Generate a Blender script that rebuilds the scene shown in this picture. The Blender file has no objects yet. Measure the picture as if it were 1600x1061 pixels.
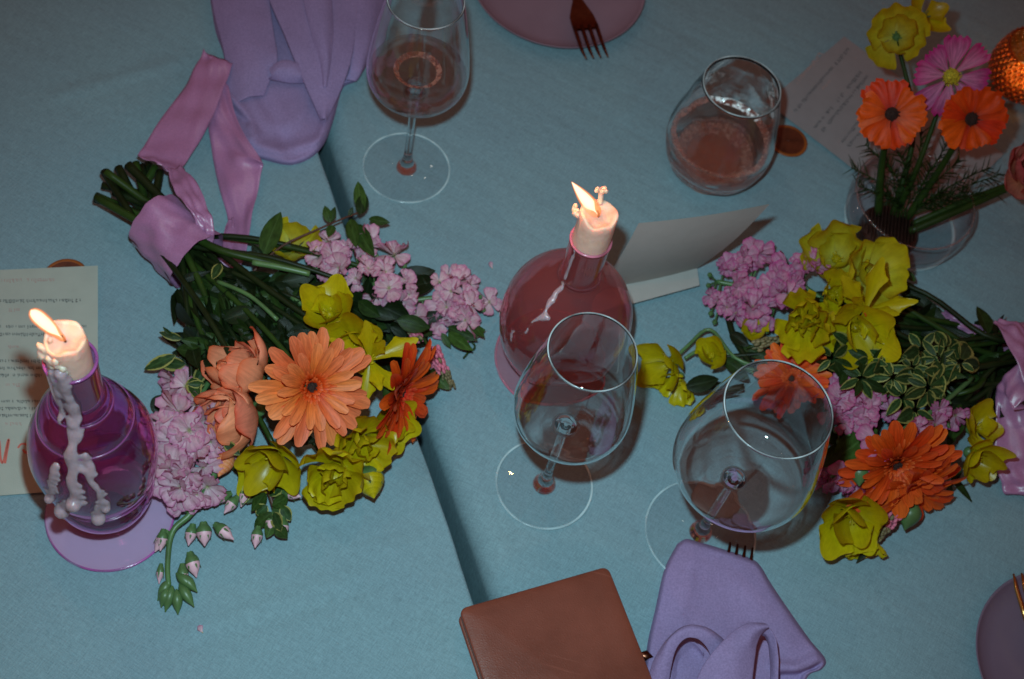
import bpy, math, random
from mathutils import Vector, Matrix, noise
SC = bpy.context.scene
COL = SC.collection
rnd = random.Random(7)

# ------------------------------------------------------------------ camera, world, lamps, exposure
TH = math.atan2(1366, 2222); CAMH = 1.04; FPX = 2222.0
_F = Vector((0, math.sin(TH), -math.cos(TH)))
_R0 = Vector((1, 0, 0)); _U0 = Vector((0, math.cos(TH), math.sin(TH)))
_k = math.hypot(350, 1320); _s, _c = 350 / _k, 1320 / _k
RT = _R0 * _c + _U0 * _s                    # picture right
UP = _U0 * _c - _R0 * _s                    # picture up
CAM = Vector((0, 0, CAMH))
cd = bpy.data.cameras.new('camera'); cam = bpy.data.objects.new('camera', cd); COL.objects.link(cam)
m = Matrix((RT, UP, -_F)).transposed().to_4x4(); m.translation = CAM
cam.matrix_world = m
cd.sensor_width = 36; cd.lens = 50; cd.clip_start = 0.05; cd.clip_end = 50
cd.dof.use_dof = True; cd.dof.focus_distance = 1.0; cd.dof.aperture_fstop = 9.0
SC.camera = cam

W = bpy.data.worlds.new('World'); SC.world = W; W.use_nodes = True
bg = W.node_tree.nodes['Background']; bg.inputs[0].default_value = (0.15, 0.037, 0.024, 1); bg.inputs[1].default_value = 1.0

def lamp(name, loc, energy, color, radius, kind='POINT'):
    l = bpy.data.lights.new(name, kind); l.energy = energy; l.color = color; l.shadow_soft_size = radius
    o = bpy.data.objects.new(name, l); COL.objects.link(o); o.location = loc
    return o
FLASH = lamp('camera_flash', CAM + UP * 0.085 + _F * 0.15 - RT * 0.02, 33.0, (0.60, 0.91, 1.0), 0.014, 'SPOT')
FLASH.data.spot_size = math.radians(79); FLASH.data.spot_blend = 1.0; FLASH.data.cycles.is_caustics_light = True

SC.view_settings.view_transform = 'Standard'; SC.view_settings.look = 'None'
SC.view_settings.exposure = 0; SC.view_settings.gamma = 1
SC.cycles.use_denoising = True
SC.cycles.max_bounces = 14; SC.cycles.transparent_max_bounces = 40; SC.cycles.transmission_bounces = 12
SC.cycles.diffuse_bounces = 3; SC.cycles.glossy_bounces = 5
SC.cycles.sample_clamp_indirect = 2.0
SC.cycles.blur_glossy = 0.3

def at(px, py, h=0.0):                      # a place on the level h above the table, found from the photograph
    d = _F + RT * ((px - 800) / FPX) - UP * ((py - 530.5) / FPX)
    return CAM + d * ((h - CAMH) / d.z)
FLASH.rotation_mode = 'QUATERNION'; FLASH.rotation_quaternion = (at(680, 720) - FLASH.location).to_track_quat('-Z', 'Y')     # the beam leans to the near left
def N(a, b, c):                             # a facing: right, down and towards the viewer
    return (RT * a - UP * b - _F * c).normalized()

# festoon bulbs overhead: their reflections run through the glass in the photograph
for i in range(9):
    p = at(181 + i * 3.2, 806 + i * 9.5, 0.005); d = (p - CAM); d.z = -d.z
    q = p + d * ((2.3 - p.z) / d.z)
    lamp('festoon_glint_bulb', q, 0.6 if i % 3 else 1.0, (1.0, 0.8, 0.64), 0.006)
for k in (-1.1, 0.06, 1.3):  # three further unseen strings, added for more glints in the glass
    for i in range(12): lamp('festoon_glint_bulb', Vector((k + 0.02 * math.sin(i * 2.1), -2.3 + i * 0.46 + 0.2 * k, 2.3 - 0.1 * math.sin(i * 0.55))), 0.26, (1.0, 0.84, 0.7), 0.012)

# ------------------------------------------------------------------ node helpers and materials
def new_mat(name):
    mt = bpy.data.materials.new(name); mt.use_nodes = True
    nt = mt.node_tree; nt.nodes.clear()
    out = nt.nodes.new('ShaderNodeOutputMaterial')
    return mt, nt, out
def nd(nt, kind, ins=None, **props):
    n = nt.nodes.new('ShaderNode' + kind)
    for k, v in props.items(): setattr(n, k, v)
    if ins:
        for k, v in ins.items():
            if isinstance(v, bpy.types.NodeSocket): nt.links.new(v, n.inputs[k])
            else: n.inputs[k].default_value = v
    return n
def rgba(c): return (c[0], c[1], c[2], 1)
def ramp(nt, fac, stops):
    r = nt.nodes.new('ShaderNodeValToRGB'); nt.links.new(fac, r.inputs[0])
    el = r.color_ramp.elements
    while len(el) < len(stops): el.new(0.5)
    for e, (p, c) in zip(el, stops): e.position = p; e.color = rgba(c) if len(c) == 3 else c
    return r.outputs[0]
def mixc(nt, fac, a, b, mode='MIX'):
    n = nt.nodes.new('ShaderNodeMix'); n.data_type = 'RGBA'; n.blend_type = mode
    for idx, v in ((0, fac), (6, a), (7, b)):
        if isinstance(v, bpy.types.NodeSocket): nt.links.new(v, n.inputs[idx])
        else: n.inputs[idx].default_value = v if idx == 0 else rgba(v)
    return n.outputs[2]
def mth(nt, op, a, b=0.0, clamp=False):
    n = nt.nodes.new('ShaderNodeMath'); n.operation = op; n.use_clamp = clamp
    for i, v in enumerate((a, b)):
        if isinstance(v, bpy.types.NodeSocket): nt.links.new(v, n.inputs[i])
        else: n.inputs[i].default_value = v
    return n.outputs[0]

def m_plain(name, col, rough=0.5, metal=0.0, spec=0.5, var=0.08, scale=60, bump=0.0, bscale=300, sss=0.0, coat=0.0, sheen=0.0):
    mt, nt, out = new_mat(name)
    tc = nd(nt, 'TexCoord')
    nz = nd(nt, 'TexNoise', {'Vector': tc.outputs['Object'], 'Scale': scale, 'Detail': 5.0})
    c = ramp(nt, nz.outputs['Fac'], [(0.3, [x * (1 - var) for x in col]), (0.7, [min(1, x * (1 + var)) for x in col])])
    p = nd(nt, 'BsdfPrincipled', {'Base Color': c, 'Roughness': rough, 'Metallic': metal, 'Specular IOR Level': spec,
           'Subsurface Weight': sss, 'Subsurface Radius': (0.01, 0.005, 0.003), 'Coat Weight': coat, 'Sheen Weight': sheen})
    if sss: p.inputs['Subsurface Scale'].default_value = 1.0
    if bump:
        n2 = nd(nt, 'TexNoise', {'Vector': tc.outputs['Object'], 'Scale': bscale, 'Detail': 4.0})
        b = nd(nt, 'Bump', {'Height': n2.outputs['Fac'], 'Strength': bump, 'Distance': 0.002})
        nt.links.new(b.outputs[0], p.inputs['Normal'])
    nt.links.new(p.outputs[0], out.inputs[0])
    return mt

def m_petal(name, stops, rough=0.5, vein=0.18, vfreq=26, trans=0.25, spec=0.3, edge=None, bump=0.25, vary=0.06):
    """petal colour runs from the claw (0) to the tip (1), with fine veins along its length"""
    mt, nt, out = new_mat(name)
    uv = nd(nt, 'UVMap'); sep = nd(nt, 'SeparateXYZ', {0: uv.outputs[0]})
    info = nd(nt, 'ObjectInfo')
    c = ramp(nt, sep.outputs[1], stops)
    mp = nd(nt, 'Mapping', {'Vector': uv.outputs[0], 'Scale': (vfreq, 2.2, 1.0)})
    off = mth(nt, 'MULTIPLY', info.outputs['Random'], 37.0)
    cmb = nd(nt, 'CombineXYZ', {2: off}); va = nd(nt, 'VectorMath', {0: mp.outputs[0], 1: cmb.outputs[0]})
    nz = nd(nt, 'TexNoise', {'Vector': va.outputs[0], 'Scale': 1.0, 'Detail': 3.0})
    mot = nd(nt, 'TexNoise', {'Vector': nd(nt, 'VectorMath', {0: uv.outputs[0], 1: cmb.outputs[0]}).outputs[0], 'Scale': 5.0, 'Detail': 4.0})
    dk = ramp(nt, nz.outputs['Fac'], [(0.35, (1 - vein,) * 3), (0.6, (1, 1, 1))])
    c = mixc(nt, 1.0, c, dk, 'MULTIPLY')
    dk2 = ramp(nt, mot.outputs['Fac'], [(0.3, (0.82, 0.8, 0.8)), (0.65, (1, 1, 1))])
    c = mixc(nt, 1.0, c, dk2, 'MULTIPLY')
    if edge:
        u = mth(nt, 'ABSOLUTE', mth(nt, 'SUBTRACT', mth(nt, 'MULTIPLY', sep.outputs[0], 2.0), 1.0))
        e = mth(nt, 'MAXIMUM', mth(nt, 'POWER', u, edge[1]), mth(nt, 'POWER', sep.outputs[1], edge[1] * 1.4))
        e = mth(nt, 'MULTIPLY', e, mth(nt, 'ADD', mth(nt, 'MULTIPLY', mot.outputs['Fac'], 1.6), 0.2), True)
        c = mixc(nt, e, c, edge[0])
    hs = nd(nt, 'HueSaturation', {'Color': c, 'Value': mth(nt, 'ADD', mth(nt, 'MULTIPLY', info.outputs['Random'], vary * 2), 1 - vary),
                                  'Hue': mth(nt, 'ADD', mth(nt, 'MULTIPLY', info.outputs['Random'], 0.016), 0.492)})
    b = nd(nt, 'Bump', {'Height': nz.outputs['Fac'], 'Strength': bump, 'Distance': 0.001})
    p = nd(nt, 'BsdfPrincipled', {'Base Color': hs.outputs[0], 'Roughness': rough, 'Specular IOR Level': spec, 'Normal': b.outputs[0]})
    t = nd(nt, 'BsdfTranslucent', {'Color': hs.outputs[0]})
    mx = nd(nt, 'MixShader', {0: trans, 1: p.outputs[0], 2: t.outputs[0]})
    nt.links.new(mx.outputs[0], out.inputs[0])
    return mt

def m_thin(name, tint, deep, base=0.05, bump=0.0, bscale=60, rough=0.0, power=2.2, haze=None, hz=0.0, edge=0.0, ecol=(0.75, 0.95, 1.0), bend=0.0, bcol=(1, 1, 1), mottle=0.0):
    """blown glass wall: clear to look through, deeper in colour where the look runs along the wall, mirror-like at grazing"""
    mt, nt, out = new_mat(name)
    lw = nd(nt, 'LayerWeight', {'Blend': 0.5})
    tc = nd(nt, 'TexCoord')
    nrm = None
    if bump:
        nz = nd(nt, 'TexNoise', {'Vector': tc.outputs['Object'], 'Scale': bscale, 'Detail': 2.0, 'Distortion': 1.5})
        b = nd(nt, 'Bump', {'Height': nz.outputs['Fac'], 'Strength': bump, 'Distance': 0.004}); nrm = b.outputs[0]
        nt.links.new(nrm, lw.inputs['Normal'])
    f = lw.outputs['Facing']
    c = mixc(nt, mth(nt, 'POWER', f, power), tint, deep)
    if mottle:                                                        # swirls in the thickness of the glass
        sw = nd(nt, 'TexNoise', {'Vector': nd(nt, 'Mapping', {'Vector': tc.outputs['Object'], 'Scale': (1, 1, 2.2)}).outputs[0], 'Scale': 26.0, 'Detail': 3.0, 'Distortion': 2.5})
        c = mixc(nt, mth(nt, 'MULTIPLY', ramp(nt, sw.outputs['Fac'], [(0.42, (0, 0, 0)), (0.6, (1, 1, 1))]), mottle), c, deep)
    t = nd(nt, 'BsdfTransparent', {'Color': c})
    if haze:                                                          # diffuse colour mixed in to stand for the glow of lit glass
        d = nd(nt, 'BsdfDiffuse', {'Color': rgba(haze)}); tl = nd(nt, 'BsdfTranslucent', {'Color': rgba(haze)})
        t = nd(nt, 'MixShader', {0: hz, 1: t.outputs[0], 2: nd(nt, 'MixShader', {0: 0.4, 1: d.outputs[0], 2: tl.outputs[0]}).outputs[0]})
    if edge:                                                          # pale glow painted on the edges, as if light were guided there
        e = nd(nt, 'BsdfDiffuse', {'Color': rgba(ecol), 'Normal': nd(nt, 'CombineXYZ', {0: 0.0, 1: -0.35, 2: 0.94}).outputs[0]})
        t = nd(nt, 'MixShader', {0: mth(nt, 'MULTIPLY', mth(nt, 'POWER', f, 9.0), edge), 1: t.outputs[0], 2: e.outputs[0]})
    g = nd(nt, 'BsdfGlossy', {'Color': (1, 1, 1, 1), 'Roughness': rough})
    if nrm: nt.links.new(nrm, g.inputs['Normal'])
    fr = mth(nt, 'ADD', mth(nt, 'MULTIPLY', mth(nt, 'POWER', f, 4.5), 1 - base), base)
    mx = nd(nt, 'MixShader', {0: fr, 1: t.outputs[0], 2: g.outputs[0]})
    if bend:                                                          # part of the light is bent by the wall
        gl = nd(nt, 'BsdfGlass', {'Color': rgba(bcol), 'Roughness': 0.0, 'IOR': 1.45})
        if nrm and haze: nt.links.new(nrm, gl.inputs['Normal'])
        mx = nd(nt, 'MixShader', {0: bend, 1: mx.outputs[0], 2: gl.outputs[0]})
    nt.links.new(mx.outputs[0], out.inputs[0])
    return mt
def m_glass(name, col=(1, 1, 1), ior=1.5, rough=0.0):
    mt, nt, out = new_mat(name)
    p = nd(nt, 'BsdfPrincipled', {'Base Color': rgba(col), 'Roughness': rough, 'IOR': ior, 'Transmission Weight': 1.0})
    nt.links.new(p.outputs[0], out.inputs[0]); return mt
def m_blown(name, col, haze, hz):
    mt, nt, out = new_mat(name)
    g = nd(nt, 'BsdfPrincipled', {'Base Color': rgba(col), 'Roughness': 0.0, 'IOR': 1.5, 'Transmission Weight': 1.0})
    d = nd(nt, 'BsdfDiffuse', {'Color': rgba(haze)}); tl = nd(nt, 'BsdfTranslucent', {'Color': rgba(haze)})
    h = nd(nt, 'MixShader', {0: 0.5, 1: d.outputs[0], 2: tl.outputs[0]})  # diffuse share painted in for light glowing through the glass
    nt.links.new(nd(nt, 'MixShader', {0: hz, 1: g.outputs[0], 2: h.outputs[0]}).outputs[0], out.inputs[0]); return mt
def m_clearish(name, ior, k):
    mt, nt, out = new_mat(name)
    g = nd(nt, 'BsdfGlass', {'IOR': ior, 'Roughness': 0.0}); t = nd(nt, 'BsdfTransparent', {'Color': (0.97, 0.98, 0.98, 1)})
    nt.links.new(nd(nt, 'MixShader', {0: k, 1: t.outputs[0], 2: g.outputs[0]}).outputs[0], out.inputs[0]); return mt
def m_rim(name, col, alpha):
    mt, nt, out = new_mat(name)
    tc = nd(nt, 'TexCoord'); nz = nd(nt, 'TexNoise', {'Vector': tc.outputs['Object'], 'Scale': 34.0, 'Detail': 2.0})
    a = ramp(nt, nz.outputs['Fac'], [(0.36, (alpha * 0.35,) * 3), (0.66, (min(1, alpha * 1.9),) * 3)])
    p = nd(nt, 'BsdfPrincipled', {'Base Color': rgba(col), 'Roughness': 0.18, 'Alpha': a, 'Specular IOR Level': 0.9})
    nt.links.new(p.outputs[0], out.inputs[0]); return mt

def m_wet(name, k, white=0.0):
    """rippled wet glass: mostly see-through, its ripples glinting; white paints further glints on"""
    mt, nt, out = new_mat(name)
    tc = nd(nt, 'TexCoord'); nz = nd(nt, 'TexNoise', {'Vector': tc.outputs['Object'], 'Scale': 130.0, 'Detail': 2.0})
    b = nd(nt, 'Bump', {'Height': nz.outputs['Fac'], 'Strength': 1.0, 'Distance': 0.004})
    g = nd(nt, 'BsdfGlossy', {'Roughness': 0.12, 'Normal': b.outputs[0], 'Color': (0.9, 1, 1, 1)})
    gl = nd(nt, 'BsdfGlass', {'Roughness': 0.02, 'IOR': 1.45, 'Normal': b.outputs[0]}); t = nd(nt, 'BsdfTransparent')
    m1 = nd(nt, 'MixShader', {0: 0.5, 1: t.outputs[0], 2: gl.outputs[0]})
    m2 = nd(nt, 'MixShader', {0: 1 - k, 1: m1.outputs[0], 2: g.outputs[0]})
    if white:  # white flecks painted in place of bright glints
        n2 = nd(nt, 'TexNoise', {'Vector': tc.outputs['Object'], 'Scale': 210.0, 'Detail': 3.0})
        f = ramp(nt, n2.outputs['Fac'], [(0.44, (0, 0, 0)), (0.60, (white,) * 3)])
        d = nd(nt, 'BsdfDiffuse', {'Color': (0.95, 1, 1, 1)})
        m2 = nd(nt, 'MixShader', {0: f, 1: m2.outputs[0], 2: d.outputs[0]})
    nt.links.new(m2.outputs[0], out.inputs[0]); return mt

def m_linen(name, col):
    mt, nt, out = new_mat(name)
    tc = nd(nt, 'TexCoord'); v = tc.outputs['Object']
    rot = nd(nt, 'Mapping', {'Vector': v, 'Rotation': (0, 0, math.radians(18))}).outputs[0]
    a = nd(nt, 'TexNoise', {'Vector': nd(nt, 'Mapping', {'Vector': rot, 'Scale': (1, 9, 1)}).outputs[0], 'Scale': 110.0, 'Detail': 3.0})
    b = nd(nt, 'TexNoise', {'Vector': nd(nt, 'Mapping', {'Vector': rot, 'Scale': (9, 1, 1)}).outputs[0], 'Scale': 110.0, 'Detail': 3.0})
    fine = nd(nt, 'TexNoise', {'Vector': v, 'Scale': 900.0, 'Detail': 2.0})
    big = nd(nt, 'TexNoise', {'Vector': v, 'Scale': 7.0, 'Detail': 4.0})
    h = mth(nt, 'ADD', mth(nt, 'ADD', a.outputs['Fac'], b.outputs['Fac']), fine.outputs['Fac'])
    c = ramp(nt, mth(nt, 'MULTIPLY', h, 0.3333), [(0.36, [x * 0.80 for x in col]), (0.64, [x * 1.2 for x in col])])
    c = mixc(nt, 1.0, c, ramp(nt, big.outputs['Fac'], [(0.3, (0.93, 0.92, 0.95)), (0.7, (1, 1, 1))]), 'MULTIPLY')
    wv = nd(nt, 'TexNoise', {'Vector': nd(nt, 'Mapping', {'Vector': rot, 'Scale': (1.0, 4.5, 1)}).outputs[0], 'Scale': 9.0, 'Detail': 3.0})
    b1 = nd(nt, 'Bump', {'Height': h, 'Strength': 0.35, 'Distance': 0.0006})
    b2 = nd(nt, 'Bump', {'Height': wv.outputs['Fac'], 'Strength': 0.35, 'Distance': 0.007, 'Normal': b1.outputs[0]})
    p = nd(nt, 'BsdfPrincipled', {'Base Color': c, 'Roughness': 0.9, 'Specular IOR Level': 0.15, 'Normal': b2.outputs[0]})
    nt.links.new(p.outputs[0], out.inputs[0]); return mt

def m_cloth(name, col, rough=0.75, sheen=0.0, fs=700, spec=0.2, aniso=0.0):
    mt, nt, out = new_mat(name)
    tc = nd(nt, 'TexCoord'); v = tc.outputs['Object']
    n1 = nd(nt, 'TexNoise', {'Vector': v, 'Scale': 22.0, 'Detail': 4.0}); n2 = nd(nt, 'TexNoise', {'Vector': v, 'Scale': fs, 'Detail': 2.0})
    c = ramp(nt, n1.outputs['Fac'], [(0.3, [x * 0.9 for x in col]), (0.7, [x * 1.08 for x in col])])
    c = mixc(nt, 1.0, c, ramp(nt, n2.outputs['Fac'], [(0.3, (0.85,) * 3), (0.7, (1.1,) * 3)]), 'MULTIPLY')
    b = nd(nt, 'Bump', {'Height': n2.outputs['Fac'], 'Strength': 0.15, 'Distance': 0.0005})
    b2 = nd(nt, 'Bump', {'Height': n1.outputs['Fac'], 'Strength': 0.25, 'Distance': 0.004, 'Normal': b.outputs[0]})
    p = nd(nt, 'BsdfPrincipled', {'Base Color': c, 'Roughness': rough, 'Specular IOR Level': spec, 'Sheen Weight': sheen, 'Sheen Roughness': 0.4,
                                  'Normal': b2.outputs[0], 'Anisotropic': aniso})
    nt.links.new(p.outputs[0], out.inputs[0]); return mt

def m_leather(name, col):
    mt, nt, out = new_mat(name)
    tc = nd(nt, 'TexCoord'); v = tc.outputs['Object']
    n1 = nd(nt, 'TexNoise', {'Vector': v, 'Scale': 16.0, 'Detail': 6.0, 'Roughness': 0.6})
    vo = nd(nt, 'TexVoronoi', {'Vector': v, 'Scale': 520.0}, feature='DISTANCE_TO_EDGE')
    sc = nd(nt, 'TexNoise', {'Vector': nd(nt, 'Mapping', {'Vector': v, 'Rotation': (0, 0, 0.9), 'Scale': (2, 60, 1)}).outputs[0], 'Scale': 5.0, 'Detail': 4.0})
    c = ramp(nt, n1.outputs['Fac'], [(0.28, [x * 0.72 for x in col]), (0.5, col), (0.75, [x * 1.25 for x in col])])
    scr = ramp(nt, sc.outputs['Fac'], [(0.66, (0, 0, 0)), (0.73, (1, 1, 1))])
    c = mixc(nt, mth(nt, 'MULTIPLY', scr, 0.3), c, [min(1, x * 1.9 + 0.03) for x in col])
    r = mth(nt, 'ADD', mth(nt, 'MULTIPLY', n1.outputs['Fac'], 0.25), 0.27)
    b = nd(nt, 'Bump', {'Height': vo.outputs['Distance'], 'Strength': 0.25, 'Distance': 0.0006})
    p = nd(nt, 'BsdfPrincipled', {'Base Color': c, 'Roughness': r, 'Specular IOR Level': 0.5, 'Normal': b.outputs[0]})
    nt.links.new(p.outputs[0], out.inputs[0]); return mt

def m_flame(name, core, rim, k=1.6, clear=0.0):
    mt, nt, out = new_mat(name)
    lw = nd(nt, 'LayerWeight', {'Blend': 0.5})
    f = mth(nt, 'POWER', lw.outputs['Facing'], k)
    c = mixc(nt, f, core, rim)
    e = nd(nt, 'Emission', {'Color': c, 'Strength': 1.0})
    t = nd(nt, 'BsdfTransparent')
    a = mth(nt, 'ADD', mth(nt, 'MULTIPLY', mth(nt, 'POWER', lw.outputs['Facing'], 2.2), 1 - clear), clear)
    mx = nd(nt, 'MixShader', {0: a, 1: e.outputs[0], 2: t.outputs[0]})
    nt.links.new(mx.outputs[0], out.inputs[0]); return mt

def m_leaf(name, col, edge=None, rough=0.4):
    mt, nt, out = new_mat(name)
    uv = nd(nt, 'UVMap'); sep = nd(nt, 'SeparateXYZ', {0: uv.outputs[0]}); info = nd(nt, 'ObjectInfo')
    u = mth(nt, 'ABSOLUTE', mth(nt, 'SUBTRACT', mth(nt, 'MULTIPLY', sep.outputs[0], 2.0), 1.0))
    off = nd(nt, 'CombineXYZ', {2: mth(nt, 'MULTIPLY', info.outputs['Random'], 41.0)})
    nz = nd(nt, 'TexNoise', {'Vector': nd(nt, 'VectorMath', {0: uv.outputs[0], 1: off.outputs[0]}).outputs[0], 'Scale': 6.0, 'Detail': 4.0})
    c = ramp(nt, nz.outputs['Fac'], [(0.3, [x * 0.6 for x in col]), (0.7, [x * 1.35 for x in col])])
    rib = ramp(nt, u, [(0.0, (1, 1, 1)), (0.09, (0, 0, 0))])
    c = mixc(nt, mth(nt, 'MULTIPLY', rib, 0.45), c, [x * 2.2 + 0.02 for x in col])
    vein = nd(nt, 'TexWave', {'Vector': nd(nt, 'CombineXYZ', {0: mth(nt, 'ADD', sep.outputs[1], mth(nt, 'MULTIPLY', u, -0.25))}).outputs[0], 'Scale': 5.0})
    if edge:
        e = mth(nt, 'ADD', u, mth(nt, 'MULTIPLY', nz.outputs['Fac'], 0.5))
        e2 = ramp(nt, mth(nt, 'MULTIPLY', e, 0.6), [(0.54, (0, 0, 0)), (0.6, (1, 1, 1))])
        c = mixc(nt, e2, c, edge)
    hs = nd(nt, 'HueSaturation', {'Color': c, 'Value': mth(nt, 'ADD', mth(nt, 'MULTIPLY', info.outputs['Random'], 0.6), 0.7)})
    b = nd(nt, 'Bump', {'Height': vein.outputs['Fac'], 'Strength': 0.2, 'Distance': 0.0006})
    p = nd(nt, 'BsdfPrincipled', {'Base Color': hs.outputs[0], 'Roughness': rough, 'Specular IOR Level': 0.16, 'Normal': b.outputs[0]})
    t = nd(nt, 'BsdfTranslucent', {'Color': hs.outputs[0]})
    mx = nd(nt, 'MixShader', {0: 0.06, 1: p.outputs[0], 2: t.outputs[0]})
    nt.links.new(mx.outputs[0], out.inputs[0]); return mt

M = {}
M['linen'] = m_linen('pale_blue_linen', (0.185, 0.305, 0.345))
M['lilac'] = m_cloth('lilac_napkin_cloth', (0.265, 0.2, 0.375))
M['satin'] = m_cloth('satin_ribbon', (0.37, 0.17, 0.33), rough=0.38, sheen=0.0, spec=1.0, fs=900, aniso=0.5)
M['plate'] = m_plain('mauve_glaze', (0.215, 0.145, 0.19), rough=0.45, var=0.06, scale=25, spec=0.35)
M['plate_dark'] = m_plain('plum_glaze', (0.15, 0.115, 0.17), rough=0.5, var=0.06, scale=25, spec=0.35)
M['copper'] = m_plain('dark_copper', (0.13, 0.05, 0.03), rough=0.3, metal=1.0, var=0.2, scale=200)
M['gold'] = m_plain('gold_metal', (0.62, 0.38, 0.12), rough=0.25, metal=1.0, var=0.1, scale=200)
M['clear'] = m_thin('clear_glass_wall', (0.995, 0.99, 0.99), (0.3, 0.28, 0.28), base=0.03, bump=0.05, bscale=22, power=5.0, edge=0.8, bend=0.45)
M['crystal'] = m_glass('crystal', (1, 1, 1), 1.5)
M['tumbler_glass'] = m_thin('tumbler_glass_wall', (0.995, 0.99, 0.99), (0.3, 0.28, 0.28), base=0.03, bump=0.05, bscale=22, power=5.0, edge=0.8, bend=0.9)
M['foot'] = m_thin('clear_glass_foot', (0.95, 0.965, 0.97), (0.6, 0.66, 0.68), base=0.05, bump=0.0)
M['solid'] = m_glass('clear_glass', (0.80, 0.82, 0.83))
M['solid_rippled'] = m_wet('rippled_glass', 0.62, 0.06)
M['base_glass'] = m_wet('thick_glass_base', 0.85)
M['base_glow'] = m_rim('painted_base_glow', (0.75, 0.95, 1.0), 0.11)  # pale colour stands for the caustic glow in the bowl's base
M['meniscus_glint'] = m_wet('painted_meniscus_glint', 0.6, 1.0)  # its white flecks are painted sparkle for the water's edge
M['rim'] = m_rim('glass_rim', (0.7, 0.9, 0.95), 0.33)
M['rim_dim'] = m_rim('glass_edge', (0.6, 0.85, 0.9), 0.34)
M['water'] = m_clearish('water', 1.33, 0.4)
M['pink_glass'] = m_blown('pink_glass_wall', (1.0, 0.64, 0.68), (1.0, 0.34, 0.38), 0.13)
M['pink_foot'] = m_thin('pink_glass_foot', (0.98, 0.76, 0.8), (0.85, 0.4, 0.48), base=0.04, bump=0.05, haze=(0.85, 0.36, 0.46), hz=0.35)
M['pink_rim'] = m_rim('pink_glass_rim', (0.7, 0.22, 0.32), 0.6)
M['purple_glass'] = m_blown('purple_glass_wall', (0.92, 0.46, 0.88), (0.5, 0.08, 0.42), 0.06)
M['purple_foot'] = m_thin('purple_glass_foot', (0.97, 0.8, 0.98), (0.7, 0.35, 0.75), base=0.06, bump=0.0, haze=(0.95, 0.62, 0.92), hz=0.55)
M['purple_rim'] = m_rim('purple_glass_rim', (0.4, 0.1, 0.36), 0.6)
M['purple_ring'] = m_rim('purple_glass_ring', (0.4, 0.1, 0.36), 0.22)
M['wax'] = m_plain('candle_wax', (0.8, 0.52, 0.4), rough=0.42, var=0.08, scale=120, bump=0.3, bscale=260, sss=0.85)
M['wax_drip'] = m_plain('dripped_wax', (0.38, 0.285, 0.32), rough=0.3, var=0.14, scale=160, bump=0.25, bscale=260, sss=0.8)
M['wick'] = m_plain('burnt_wick', (0.02, 0.012, 0.01), rough=0.9)
M['flame'] = m_flame('candle_flame', (1.5, 0.55, 0.2), (1.1, 0.2, 0.04), 1.0, 0.45)
M['flame_core'] = m_flame('flame_core', (3.2, 2.4, 1.8), (2.0, 0.8, 0.35), 1.6)
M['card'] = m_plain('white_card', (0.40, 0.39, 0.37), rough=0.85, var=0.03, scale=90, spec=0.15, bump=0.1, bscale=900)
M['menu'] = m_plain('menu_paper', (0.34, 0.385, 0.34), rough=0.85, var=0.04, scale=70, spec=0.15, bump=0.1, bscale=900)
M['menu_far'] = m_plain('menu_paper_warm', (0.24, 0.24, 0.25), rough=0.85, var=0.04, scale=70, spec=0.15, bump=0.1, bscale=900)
M['ink'] = m_plain('dark_ink', (0.075, 0.08, 0.085), rough=0.9)
M['red_ink'] = m_plain('red_ink', (0.5, 0.13, 0.1), rough=0.9)
M['pale_red_ink'] = m_plain('pale_red_ink', (0.36, 0.25, 0.23), rough=0.9)
M['leather'] = m_leather('brown_leather', (0.165, 0.042, 0.024))
M['pages'] = m_plain('page_edges', (0.35, 0.22, 0.13), rough=0.9, var=0.2, scale=400)
M['disc'] = m_plain('dark_amber', (0.075, 0.016, 0.006), rough=0.4, var=0.5, scale=90)
M['disc_rim'] = m_plain('amber_rim', (0.24, 0.065, 0.01), rough=0.4, var=0.15, scale=90)
M['water_tint'] = m_plain('orange_amber', (0.8, 0.24, 0.055), rough=0.5, var=0.25, scale=60)  # for the added disc that colours the tumbler's water
M['kenzan'] = m_plain('dark_bronze', (0.05, 0.025, 0.02), rough=0.4, metal=0.6, var=0.3, scale=150)
M['floor'] = m_plain('dark_floor', (0.03, 0.02, 0.018), rough=0.8)

M['gerb_peach'] = m_petal('peach_gerbera_petal', [(0, (0.7, 0.07, 0.008)), (0.4, (0.9, 0.19, 0.04)), (1, (0.95, 0.27, 0.1))], vein=0.28, vfreq=9)
M['gerb_orange'] = m_petal('orange_gerbera_petal', [(0, (0.5, 0.03, 0.003)), (0.5, (0.82, 0.085, 0.008)), (1, (0.88, 0.13, 0.018))], vein=0.28, vfreq=9)
M['gerb_red'] = m_petal('red_orange_floret', [(0, (0.45, 0.02, 0.003)), (0.55, (0.8, 0.06, 0.006)), (1, (0.9, 0.17, 0.045))], vein=0.2, vfreq=5)
M['gerb_eye'] = m_plain('dark_flower_eye', (0.03, 0.012, 0.008), rough=0.7, var=0.4, scale=900, bump=0.8, bscale=1500)
M['peach'] = m_petal('peach_ranunculus_petal', [(0, (0.9, 0.28, 0.08)), (0.6, (0.98, 0.36, 0.2)), (1, (0.95, 0.3, 0.17))], vein=0.2, vfreq=22, edge=((0.75, 0.13, 0.05), 10))
M['yellow'] = m_petal('yellow_petal', [(0, (0.48, 0.38, 0.004)), (0.5, (0.58, 0.46, 0.004)), (1, (0.64, 0.51, 0.01))], vein=0.1, vfreq=24, rough=0.32, spec=0.4, vary=0.14, trans=0.38, bump=0.15)
M['yellow_pale'] = m_petal('pale_yellow_petal', [(0, (0.62, 0.58, 0.1)), (0.5, (0.64, 0.55, 0.03)), (1, (0.6, 0.5, 0.01))], vein=0.1, vfreq=24, rough=0.4, spec=0.3, trans=0.38, bump=0.15)
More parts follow.
